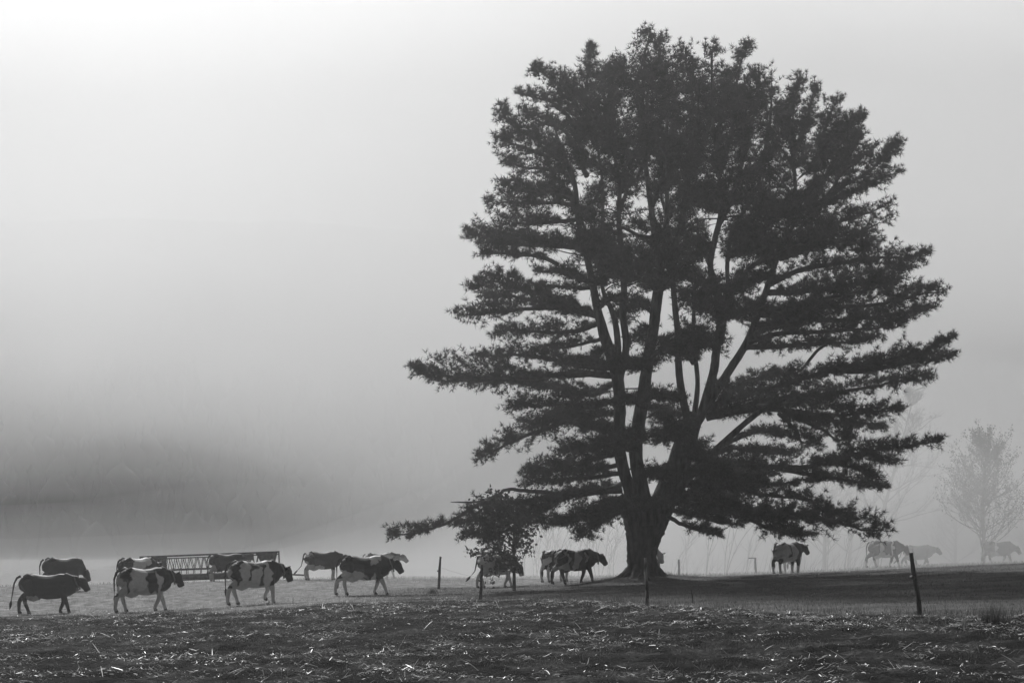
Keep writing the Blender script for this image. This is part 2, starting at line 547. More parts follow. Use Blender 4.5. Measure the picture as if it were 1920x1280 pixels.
# ------------------------------------------------------------------ the great white pine
TD = 59.0
PXM = F / TD                     # photo pixels per metre at the pine
pine = empty('pine_tree', (TX, TY, gz1(TX, TY)))
tag(pine, 'huge many-stemmed pine tree with layered dark boughs standing on the lawn', 'tree')
PO = np.array(pine.location)


def tp(px, py, dy):
    return P(px, py, TD + dy) - PO


STEMS = [
    ([(1208, 1104, 44), (1207, 1090, 37), (1206, 1076, 31), (1204, 1050, 28), (1204, 1028, 29), (1207, 1005, 34), (1210, 982, 41), (1212, 960, 45), (1214, 935, 38)], 0, 0),
    ([(1196, 985, 24), (1190, 955, 26), (1180, 915, 22), (1169, 880, 20), (1160, 830, 20), (1162, 760, 20), (1156, 700, 20), (1135, 635, 18), (1120, 580, 14), (1112, 535, 12), (1100, 480, 11), (1085, 420, 9), (1078, 350, 8), (1060, 300, 6), (1040, 240, 3)], -.4, -1.2),
    ([(1158, 700, 12), (1158, 640, 11), (1150, 590, 9), (1132, 548, 7), (1125, 500, 6), (1130, 430, 6), (1129, 341, 5), (1119, 269, 4), (1105, 190, 2)], -.4, .8),
    ([(1161, 715, 13), (1174, 650, 12), (1168, 590, 12), (1170, 538, 11), (1165, 470, 9), (1160, 400, 8), (1162, 341, 7), (1149, 282, 5), (1136, 240, 4), (1132, 180, 2)], -.4, -2),
    ([(1214, 985, 30), (1208, 945, 27), (1200, 900, 24), (1192, 850, 22), (1198, 790, 22), (1208, 728, 20), (1214, 680, 19), (1226, 610, 18), (1232, 560, 18), (1238, 500, 14), (1228, 440, 12), (1221, 391, 10), (1212, 320, 8), (1206, 263, 7), (1205, 180, 5), (1210, 90, 2)], -1.0, -.6),
    ([(1236, 545, 10), (1245, 460, 9), (1251, 381, 8), (1247, 309, 6), (1250, 220, 5), (1240, 110, 2)], -.8, 1.6),
    ([(1228, 985, 28), (1240, 950, 33), (1258, 910, 31), (1272, 870, 29), (1290, 815, 26), (1303, 775, 20)], .2, .4),
    ([(1293, 800, 15), (1278, 735, 13), (1272, 680, 12), (1273, 640, 11), (1266, 580, 10), (1262, 500, 9), (1275, 430, 8), (1285, 350, 7), (1295, 250, 5), (1300, 130, 2)], .3, 1.5),
    ([(1300, 795, 11), (1308, 720, 8), (1303, 665, 8), (1300, 610, 7), (1303, 540, 5), (1300, 498, 5), (1288, 440, 3)], .4, 2.5),
    ([(1312, 785, 15), (1336, 705, 15), (1343, 660, 14), (1350, 600, 12), (1345, 550, 11), (1332, 500, 10), (1340, 450, 10), (1350, 410, 9), (1352, 370, 7), (1345, 300, 6), (1335, 200, 4), (1335, 100, 2)], .2, -1.5),
    ([(1347, 425, 8), (1368, 385, 7), (1385, 330, 6), (1400, 250, 4), (1395, 140, 2)], -.6, .5),
    ([(1304, 800, 14), (1345, 730, 14), (1370, 690, 14), (1393, 655, 13), (1410, 620, 12), (1428, 570, 11), (1445, 520, 10), (1458, 480, 9), (1475, 430, 7), (1490, 374, 6), (1489, 315, 5), (1484, 270, 4), (1490, 180, 2)], .4, -.5),
    ([(1465, 462, 7), (1500, 400, 6), (1520, 360, 6), (1530, 315, 5), (1534, 276, 4), (1562, 200, 2)], 0, 1.2),
    ([(1468, 455, 6), (1530, 400, 6), (1545, 375, 5), (1575, 330, 4), (1610, 255, 2)], 0, -1.5),
    ([(1352, 645, 8), (1364, 560, 7), (1364, 488, 7), (1375, 430, 6), (1420, 350, 4), (1440, 230, 2)], .2, 2.0),
    ([(1262, 930, 15), (1300, 885, 13), (1344, 841, 11), (1380, 808, 10), (1413, 780, 9), (1450, 755, 6), (1492, 738, 3)], -.3, -1.5),
    ([(1500, 697, 4), (1520, 672, 5), (1535, 655, 5), (1560, 640, 3)], -.6, -.4),
]
mb = MB()
for si, (st, d0, d1) in enumerate(STEMS):
    fk = 1.0 if si == 0 else (.76 if si == 6 else .56)
    st = [(a, b, max(r * fk, 1.6)) for a, b, r in st]
    q = smooth_path([(a, b, r, d0 + (d1 - d0) * i / (len(st) - 1)) for i, (a, b, r) in enumerate(st)], 5)
    mb.tube([tp(a, b, d) for a, b, r, d in q], [r / PXM for r in q[:, 2]], n=14, wob=0.035)
for k in range(8):               # root flares
    an = k * 0.785 + 0.3
    dx, dy = math.cos(an), math.sin(an)
    z0 = tp(1206, 1055, 0)[2]
    c = tp(1206, 1085, 0)
    pts = [(c[0] + dx * .32, c[1] + dy * .32, z0), (c[0] + dx * .58, c[1] + dy * .58, .40), (c[0] + dx * .95, c[1] + dy * .95, .14), (c[0] + dx * 1.5, c[1] + dy * 1.5, -.12)]
    mb.tube(smooth_path(pts, 4), np.linspace(.27, .08, 13), n=8, wob=0.05)
mb.build('trunk', M_BARK, pine, smooth=True)

# boughs: (photo column, photo row, foliage half thickness in photo pixels), depth offset at start and end (m), options
BO = [
    # lowest left
    ([(1165, 918, 0), (1064, 924, 0), (979, 938, 0), (904, 942, 0), (858, 967, 0), (829, 981, 5), (800, 990, 8), (770, 996, 12), (737, 999, 8)], -.4, -2.5),
    ([(1165, 918, 0), (1064, 925, 0), (1000, 924, 0), (950, 920, 0), (925, 931, 0), (895, 941, 0), (845, 941, 0)], -.4, .6),
    ([(1165, 918, 0), (1075, 928, 8), (1020, 946, 16), (975, 955, 24), (930, 960, 26), (890, 968, 18), (862, 979, 8)], -.4, -3.5),
    ([(1040, 943, 0), (1000, 962, 6), (960, 985, 16), (920, 998, 12), (880, 1004, 9)], -2, -4.5),
    ([(1168, 930, 0), (1130, 948, 12), (1090, 970, 13), (1045, 977, 13), (1002, 976, 10)], -.4, -4.5),
    ([(1172, 950, 4), (1140, 965, 14), (1110, 985, 12), (1097, 1000, 8)], -.6, -4),
    ([(1165, 885, 0), (1120, 890, 13), (1075, 893, 20), (1035, 895, 24), (1005, 898, 18), (986, 905, 8)], -.4, -2),
    ([(1165, 870, 0), (1110, 880, 10), (1060, 875, 14), (1020, 878, 14), (1000, 884, 8)], -.2, 3),
    ([(1168, 905, 0), (1130, 915, 10), (1090, 922, 12), (1050, 930, 10)], 0, 4.5),
    ([(1222, 945, 0), (1205, 946, 10), (1180, 950, 14), (1150, 955, 13), (1125, 962, 9)], -1.0, -6.5),
    ([(1235, 930, 0), (1260, 934, 12), (1300, 940, 17), (1345, 945, 18), (1372, 955, 12)], -.8, -6.0),
    # left, y 740-860
    ([(1150, 812, 0), (1101, 797, 14), (1060, 788, 24), (1010, 802, 28), (970, 817, 24), (935, 836, 17), (895, 860, 8)], -.4, 1.5),
    ([(1158, 800, 0), (1110, 790, 10), (1060, 780, 16), (1020, 790, 16), (985, 800, 10)], -.2, 5),
    ([(1160, 745, 0), (1112, 762, 11), (1065, 753, 14), (1010, 757, 13), (964, 758, 7)], -.4, -3.5),
    ([(1158, 770, 0), (1120, 775, 10), (1080, 770, 12), (1045, 775, 8)], -.4, 4),
    ([(1195, 845, 0), (1150, 830, 13), (1105, 838, 14), (1050, 842, 7)], -.8, -5.5),
    ([(1200, 830, 0), (1190, 815, 14), (1165, 822, 14), (1135, 828, 10)], -.8, -6.5),
    ([(1165, 850, 0), (1130, 855, 9), (1100, 862, 11), (1062, 866, 8)], -.4, -2.5),
    # left long bough, y 690
    ([(1152, 703, 0), (1085, 702, 3), (1030, 702, 8), (970, 702, 24), (920, 698, 27), (870, 697, 27), (830, 695, 23), (797, 693, 15), (780, 690, 7)], -.4, -2.2),
    ([(1152, 705, 0), (1090, 700, 4), (1030, 708, 6), (970, 712, 14), (920, 712, 17), (860, 712, 16), (820, 712, 12)], -.4, 1.6),
    ([(1150, 690, 0), (1090, 683, 12), (1040, 669, 17), (990, 661, 16), (940, 664, 11), (900, 667, 6)], -.4, 2.5),
    ([(1152, 718, 0), (1110, 735, 13), (1060, 728, 11), (1010, 722, 10), (968, 714, 8)], -.2, 4),
    ([(1152, 690, 0), (1125, 683, 9), (1095, 680, 10), (1060, 680, 8)], -.5, -4),
    ([(1150, 648, 0), (1125, 660, 5), (1112, 672, 9), (1100, 678, 7)], -.5, -3),
    # left, y 500-640
    ([(1120, 592, 0), (1080, 578, 18), (1040, 570, 23), (990, 570, 25), (950, 575, 24), (910, 582, 18), (880, 587, 11), (858, 586, 5)], -.6, -1.6),
    ([(1122, 605, 0), (1080, 616, 14), (1040, 620, 17), (1000, 618, 15), (960, 617, 12), (935, 626, 8)], -.6, 2),
    ([(1118, 590, 0), (1050, 560, 14), (990, 540, 18), (950, 527, 19), (920, 527, 15), (890, 538, 9)], -.6, -3),
    ([(1118, 590, 0), (1060, 575, 16), (1000, 560, 18), (950, 550, 17), (905, 556, 12)], -.5, 3.5),
    ([(1110, 540, 0), (1080, 540, 3), (1045, 537, 4), (1005, 533, 3)], -.7, .5),
    ([(1135, 530, 0), (1105, 525, 13), (1075, 516, 13), (1055, 507, 6), (1000, 506, 2)], -.8, -4.5),
    ([(1128, 635, 0), (1095, 640, 5), (1060, 648, 4), (1020, 652, 3)], -.7, .3),
    # left, y 370-480
    ([(1095, 470, 0), (1080, 451, 13), (1030, 449, 14), (990, 445, 16), (950, 442, 21), (915, 441, 23), (892, 438, 15), (879, 436, 6)], -.7, -1),
    ([(1092, 465, 0), (1050, 455, 13), (1000, 452, 14), (950, 452, 16), (910, 450, 13)], -.7, 2.5),
    ([(1045, 495, 0), (1010, 480, 4), (970, 476, 8), (935, 470, 10), (905, 470, 5)], -.8, -2),
    ([(1090, 410, 0), (1050, 412, 3), (1015, 415, 14), (985, 414, 19), (955, 412, 13)], -.7, -2.5),
    ([(1080, 388, 0), (1040, 381, 8), (1000, 383, 10), (960, 380, 12), (937, 378, 11), (922, 380, 5)], -.6, -1),
    ([(1080, 375, 0), (1050, 353, 17), (1010, 350, 22), (975, 348, 21), (952, 345, 12)], -.6, -2.5),
    ([(1080, 378, 0), (1050, 358, 16), (1010, 356, 16), (975, 354, 14)], -.6, 2.5),
    ([(1078, 348, 0), (1060, 322, 13), (1020, 313, 17), (980, 309, 17), (952, 300, 8)], -.6, 1.2),
    # upper left
    ([(1078, 345, 0), (1050, 287, 20), (1010, 264, 24), (970, 240, 26), (947, 222, 18), (936, 200, 12)], -.6, -1.5, 'u'),
    ([(1078, 345, 0), (1055, 295, 12), (1020, 287, 18), (980, 272, 20), (957, 265, 12), (940, 258, 5)], -.6, -3),
    ([(1100, 330, 0), (1060, 248, 24), (1020, 232, 22), (985, 213, 12)], 0, 2.5, 'u'),
    ([(1095, 300, 0), (1075, 230, 22), (1035, 192, 20), (1002, 182, 12), (976, 176, 10)], 0, 1, 'u'),
    ([(1119, 275, 0), (1085, 205, 26), (1052, 165, 28), (1022, 143, 18), (1006, 127, 9)], .3, -1.2, 'u'),
    ([(1119, 275, 0), (1100, 190, 30), (1100, 145, 26), (1108, 108, 18), (1110, 86, 8)], .6, .4, 'u'),
    ([(1140, 260, 0), (1110, 210, 26), (1070, 170, 24), (1050, 145, 14)], -1, -4, 'u'),
    ([(1149, 282, 0), (1150, 205, 32), (1160, 155, 28), (1165, 128, 10)], -1.6, -3.2, 'u'),
    ([(1140, 260, 0), (1140, 200, 30), (1145, 150, 24), (1150, 130, 10)], 0, 4, 'u'),
    ([(1145, 290, 0), (1115, 260, 16), (1085, 250, 14)], -1, -4),
    # centre top
    ([(1208, 285, 0), (1200, 220, 34), (1195, 160, 34), (1205, 112, 28), (1215, 78, 22), (1215, 60, 8)], -.6, -1.4, 'u'),
    ([(1208, 285, 0), (1240, 220, 34), (1246, 160, 34), (1238, 112, 26), (1237, 80, 12)], -.6, 1.4, 'u'),
    ([(1215, 300, 0), (1215, 235, 34), (1215, 180, 32), (1222, 130, 22)], -.6, -5, 'u'),
    ([(1248, 330, 0), (1285, 255, 34), (1297, 185, 32), (1288, 125, 26), (1278, 92, 10)], 1.0, .5, 'u'),
    ([(1250, 350, 0), (1260, 270, 32), (1265, 210, 28), (1262, 150, 18)], .8, 4.5, 'u'),
    ([(1285, 350, 0), (1320, 265, 32), (1340, 185, 32), (1336, 125, 24), (1337, 88, 9)], .8, .2, 'u'),
    ([(1290, 340, 0), (1300, 265, 32), (1310, 205, 28), (1308, 150, 18)], .8, -4.5, 'u'),
    ([(1348, 330, 0), (1372, 245, 32), (1380, 165, 28), (1390, 115, 20), (1402, 90, 8)], -1, -.4, 'u'),
    ([(1348, 330, 0), (1345, 265, 30), (1355, 205, 26), (1360, 150, 16)], -1, 4, 'u'),
    ([(1390, 310, 0), (1410, 225, 28), (1420, 172, 20), (1414, 138, 12)], .2, 1.0, 'u'),
    ([(1395, 300, 0), (1390, 230, 28), (1400, 180, 22)], 0, -4, 'u'),
    ([(1430, 320, 0), (1440, 255, 26), (1446, 195, 22), (1440, 152, 10)], 1.5, 1.0, 'u'),
    ([(1440, 300, 0), (1465, 250, 22), (1470, 210, 16)], 1.0, -3, 'u'),
    ([(1486, 290, 0), (1480, 225, 24), (1490, 178, 18), (1500, 150, 9)], -.5, -1, 'u'),
    ([(1486, 300, 0), (1510, 235, 18), (1522, 192, 12), (1530, 164, 6)], -.4, 2.5, 'u'),
    ([(1534, 280, 0), (1547, 240, 24), (1560, 205, 20), (1573, 188, 12)], 1, 0, 'u'),
    ([(1534, 290, 0), (1580, 236, 18), (1605, 228, 14), (1620, 224, 8)], .8, -2, 'u'),
    ([(1572, 332, 0), (1597, 275, 16), (1612, 248, 11)], -1, .6, 'u'),
    ([(1568, 335, 0), (1592, 305, 20), (1615, 290, 13), (1626, 280, 6)], -1, -2.5),
    # right upper
    ([(1543, 382, 0), (1580, 347, 13), (1620, 322, 20), (1655, 297, 15), (1680, 270, 8)], 0, -1.0),
    ([(1543, 387, 0), (1590, 362, 11), (1630, 342, 15), (1660, 330, 11), (1680, 325, 6)], 0, 2),
    ([(1462, 475, 0), (1520, 432, 24), (1570, 411, 19), (1620, 396, 13), (1662, 385, 6)], 0, -1.0),
    ([(1462, 485, 0), (1530, 456, 24), (1590, 441, 21), (1640, 418, 15), (1654, 414, 8)], 0, 2),
    ([(1462, 480, 0), (1520, 450, 20), (1580, 450, 18), (1630, 455, 12)], 0, -3.5),
    # centre masses
    ([(1445, 500, 0), (1430, 432, 32), (1465, 402, 28), (1510, 400, 20)], 0, -4.5),
    ([(1400, 380, 0), (1402, 330, 28), (1425, 312, 24), (1430, 345, 18)], .5, -2.5),
    ([(1445, 500, 0), (1420, 450, 28), (1400, 420, 24), (1390, 440, 18)], .2, 4),
    ([(1280, 440, 0), (1288, 362, 24), (1300, 318, 28), (1330, 305, 18)], 1, -2.5),
    ([(1262, 480, 0), (1250, 400, 24), (1240, 350, 22), (1265, 330, 16)], 1, 4),
    ([(1230, 480, 0), (1225, 440, 30), (1195, 432, 30), (1160, 415, 26), (1125, 420, 18)], -.8, -4),
    ([(1235, 520, 0), (1185, 475, 28), (1145, 452, 24), (1112, 442, 15)], -.8, 3),
    ([(1233, 545, 0), (1200, 515, 26), (1170, 515, 22), (1140, 510, 14)], -.8, -5),
    ([(1236, 550, 0), (1265, 512, 24), (1295, 475, 20), (1325, 470, 14)], -.6, -3),
    ([(1232, 545, 0), (1270, 470, 22), (1285, 440, 18)], -.6, 3.5),
    ([(1170, 520, 0), (1130, 480, 18), (1100, 470, 14)], -.8, 3.5),
    ([(1120, 500, 0), (1100, 430, 16), (1090, 400, 14), (1110, 380, 12)], -.6, -3),
    ([(1162, 345, 0), (1175, 300, 14), (1190, 290, 12)], -1, -4),
    ([(1345, 570, 0), (1370, 590, 20), (1400, 582, 22), (1428, 572, 16)], -.5, -5),
    ([(1350, 600, 0), (1330, 575, 20), (1310, 560, 18), (1290, 555, 12)], -.3, -5.5),
    ([(1300, 680, 0), (1290, 645, 16), (1305, 632, 24), (1332, 640, 20)], 0, -6.5),
    ([(1214, 690, 0), (1228, 662, 18), (1248, 648, 14), (1262, 650, 8)], -.8, -5.5),
    ([(1214, 690, 0), (1200, 685, 12), (1180, 682, 12), (1160, 684, 9)], -.8, -6),
    ([(1228, 590, 0), (1195, 560, 14), (1178, 575, 12), (1170, 600, 8)], -.8, 3),
    ([(1300, 790, 0), (1275, 805, 16), (1258, 815, 14), (1240, 822, 10)], 0, -6),
    ([(1290, 850, 0), (1300, 845, 14), (1325, 868, 14), (1345, 880, 10)], 0, -6),
    ([(1250, 900, 0), (1240, 885, 10), (1225, 890, 10)], 0, -5),
    ([(1205, 745, 0), (1225, 740, 8), (1250, 745, 8), (1275, 750, 6)], -.8, -3),
    ([(1205, 760, 0), (1240, 770, 10), (1270, 775, 10)], -.8, 4),
    # right middle
    ([(1350, 590, 0), (1400, 505, 20), (1450, 472, 26), (1500, 452, 24), (1550, 432, 18)], -.2, -4.5),
    ([(1440, 535, 0), (1500, 502, 22), (1560, 491, 26), (1620, 482, 24), (1680, 481, 20), (1712, 478, 14), (1735, 478, 7)], 0, -1),
    ([(1440, 548, 0), (1510, 540, 18), (1570, 530, 24), (1640, 520, 22), (1700, 502, 14)], 0, 2.5),
    ([(1425, 580, 0), (1480, 575, 12), (1550, 570, 24), (1620, 565, 26), (1680, 556, 20), (1730, 545, 12), (1764, 547, 5)], 0, -1.4),
    ([(1422, 590, 0), (1500, 595, 10), (1570, 595, 22), (1640, 590, 22), (1700, 581, 16), (1745, 576, 8)], 0, 1.5),
    ([(1415, 610, 0), (1480, 602, 8), (1540, 560, 22), (1600, 545, 24), (1660, 530, 18)], 0, -4),
    ([(1400, 642, 0), (1450, 624, 12), (1510, 619, 17), (1570, 616, 18), (1640, 612, 16), (1692, 600, 8)], .2, -2.5),
    ([(1398, 650, 0), (1440, 648, 8), (1500, 645, 11), (1550, 640, 11), (1600, 640, 11), (1640, 631, 7)], .2, 2),
    ([(1405, 630, 0), (1450, 605, 16), (1490, 580, 20), (1530, 590, 20)], .2, 5),
    # right y 640-800
    ([(1325, 765, 0), (1400, 735, 15), (1470, 716, 17), (1540, 696, 18), (1600, 681, 20), (1660, 672, 16), (1720, 658, 15), (1755, 645, 12), (1784, 631, 5)], .3, -1),
    ([(1560, 690, 0), (1620, 690, 14), (1680, 680, 13), (1730, 673, 12), (1780, 665, 5)], -.4, 1.5),
    ([(1325, 775, 0), (1400, 755, 17), (1470, 742, 19), (1540, 736, 21), (1610, 726, 20), (1670, 715, 14), (1720, 705, 11), (1740, 702, 5)], .3, 2),
    ([(1325, 785, 0), (1400, 768, 15), (1470, 766, 19), (1540, 775, 21), (1600, 775, 19), (1640, 768, 14), (1680, 765, 7)], .3, -2.5),
    ([(1470, 775, 0), (1540, 785, 10), (1590, 793, 11), (1630, 797, 8), (1652, 802, 4)], -1, 2.5),
    ([(1340, 760, 0), (1390, 720, 12), (1430, 705, 12), (1480, 695, 9)], 0, 5),
    ([(1400, 760, 0), (1450, 755, 16), (1500, 750, 16), (1560, 750, 14)], -.4, -5.5),
    ([(1460, 775, 0), (1492, 800, 12), (1503, 825, 12), (1525, 828, 8)], -.8, -3),
    ([(1490, 780, 0), (1540, 803, 9), (1565, 820, 14), (1592, 822, 10)], -.8, -1),
    ([(1350, 835, 0), (1420, 806, 7), (1455, 810, 9), (1472, 815, 6)], -.5, 2.5),
    ([(1300, 860, 0), (1370, 840, 4), (1430, 845, 7), (1465, 848, 7), (1490, 853, 3)], .2, 4),
    # right y 830-910
    ([(1285, 885, 0), (1350, 864, 13), (1400, 868, 17), (1450, 872, 17), (1510, 872, 14), (1560, 860, 10), (1600, 848, 12), (1650, 838, 13), (1700, 833, 10), (1740, 828, 8), (1760, 825, 5)], .2, -2),
    ([(1590, 850, 0), (1630, 853, 7), (1660, 862, 6), (1682, 866, 3)], -1.4, -.5),
    ([(1530, 866, 4), (1575, 868, 8), (1615, 880, 9), (1640, 893, 6)], -1.2, -3.5),
    ([(1470, 880, 0), (1540, 890, 10), (1600, 900, 11), (1630, 908, 7), (1656, 910, 3)], -1, 1.2),
    ([(1285, 890, 0), (1350, 880, 12), (1410, 880, 14), (1460, 885, 10)], .2, 5),
    ([(1285, 905, 0), (1350, 900, 7), (1420, 903, 11), (1470, 908, 7), (1500, 901, 3), (1535, 897, 7)], .2, -1),
    ([(1280, 908, 0), (1350, 908, 15), (1400, 917, 18), (1450, 926, 17), (1500, 931, 13), (1537, 941, 6)], .2, -4),
    ([(1280, 890, 0), (1330, 880, 14), (1380, 895, 14), (1420, 905, 10)], 0, -6.5),
    # lowest right
    ([(1258, 938, 0), (1330, 942, 16), (1400, 955, 17), (1460, 962, 17), (1520, 965, 21), (1580, 975, 26), (1620, 985, 23), (1650, 988, 12), (1667, 994, 4)], .2, -2.5),
    ([(1258, 940, 0), (1330, 950, 13), (1400, 960, 14), (1470, 965, 16), (1540, 968, 18), (1600, 975, 16)], .2, 2.5),
    ([(1380, 958, 0), (1435, 985, 14), (1478, 995, 15), (1512, 1001, 10)], -.8, -4),
    ([(1252, 968, 0), (1290, 985, 3), (1330, 996, 5), (1345, 1000, 3)], -.5, -3.5),
    ([(1258, 955, 0), (1310, 964, 13), (1350, 974, 13), (1392, 980, 10)], -.2, 3.5),
    ([(1280, 925, 0), (1330, 922, 12), (1380, 930, 12)], .2, 5),
    # fuller upper crown, lacy where the sky shows through
    ([(1162, 345, 0), (1150, 325, 16), (1130, 310, 18), (1105, 300, 14)], -1, -3.5),
    ([(1129, 341, 0), (1120, 370, 14), (1100, 390, 16), (1085, 400, 10)], 0, 3),
    ([(1149, 285, 0), (1175, 265, 20), (1195, 255, 16)], -1.2, -4.5),
    ([(1208, 300, 0), (1190, 335, 14), (1175, 350, 14), (1160, 360, 10)], -.6, 3, 's'),
    ([(1160, 400, 0), (1180, 340, 16), (1195, 300, 16)], -1, 2.5, 's'),
    ([(1221, 390, 0), (1240, 345, 20), (1245, 300, 22), (1235, 270, 20)], -.6, -4.5, 'u'),
    ([(1247, 320, 0), (1255, 290, 24), (1270, 300, 22), (1290, 310, 18)], 1, -3),
    ([(1285, 350, 0), (1300, 380, 20), (1320, 365, 22), (1345, 350, 20)], 1, -4),
    ([(1350, 410, 0), (1375, 350, 22), (1395, 320, 24), (1415, 300, 20)], -.8, -4.5),
    ([(1350, 400, 0), (1330, 365, 18), (1315, 390, 16)], -.8, 3),
    ([(1368, 385, 0), (1395, 365, 20), (1425, 370, 22), (1450, 365, 16)], -.6, 3),
    ([(1364, 490, 0), (1385, 440, 22), (1410, 400, 24), (1435, 395, 20)], .6, -3.5),
    ([(1364, 480, 0), (1400, 470, 20), (1430, 460, 20), (1460, 455, 14)], .6, 3.5),
    ([(1489, 320, 0), (1475, 290, 16), (1460, 275, 18), (1450, 290, 12)], -.4, -3, 's'),
    ([(1489, 315, 0), (1510, 290, 14), (1525, 270, 14)], -.4, 3, 's'),
    ([(1530, 315, 0), (1510, 320, 12), (1495, 335, 12)], .5, -2.5, 's'),
    ([(1490, 374, 0), (1470, 340, 14), (1455, 320, 14)], -.4, 2, 's'),
    ([(1520, 360, 0), (1545, 330, 16), (1560, 300, 16), (1575, 270, 14)], 0, 3.5),
    ([(1530, 310, 0), (1550, 275, 18), (1575, 255, 16), (1590, 250, 12)], .5, 3),
    ([(1545, 375, 0), (1520, 400, 16), (1500, 420, 16)], 0, 3),
    ([(1490, 374, 0), (1510, 370, 16), (1535, 372, 14)], -.4, -3.5),
    ([(1490, 390, 0), (1470, 385, 20), (1450, 400, 18)], -.4, -4.5),
    ([(1262, 500, 0), (1290, 520, 14), (1320, 530, 16), (1350, 540, 12)], .6, -3.5),
    ([(1445, 520, 0), (1420, 520, 14), (1395, 535, 16), (1375, 545, 12)], 0, -4),
    ([(1332, 500, 0), (1310, 440, 14), (1295, 410, 14)], 0, 3, 's'),
    ([(1100, 480, 0), (1130, 470, 16), (1150, 480, 14)], -.8, -4),
    ([(1238, 500, 0), (1215, 480, 20), (1185, 490, 18), (1160, 500, 12)], -.8, 4),
    ([(1120, 580, 0), (1145, 560, 10), (1165, 565, 9)], -.8, -3, 's'),
    ([(1226, 610, 0), (1205, 625, 10), (1190, 640, 9)], -.8, 3, 's'),
    ([(1162, 760, 0), (1180, 745, 9), (1200, 755, 9)], -.4, -3.5, 's'),
    ([(1336, 705, 0), (1360, 730, 9), (1385, 745, 9)], 0, -3, 's'),
    ([(1290, 815, 0), (1255, 790, 10), (1235, 780, 10)], .2, 3.5, 's'),
]
TUFT_L = 0.25


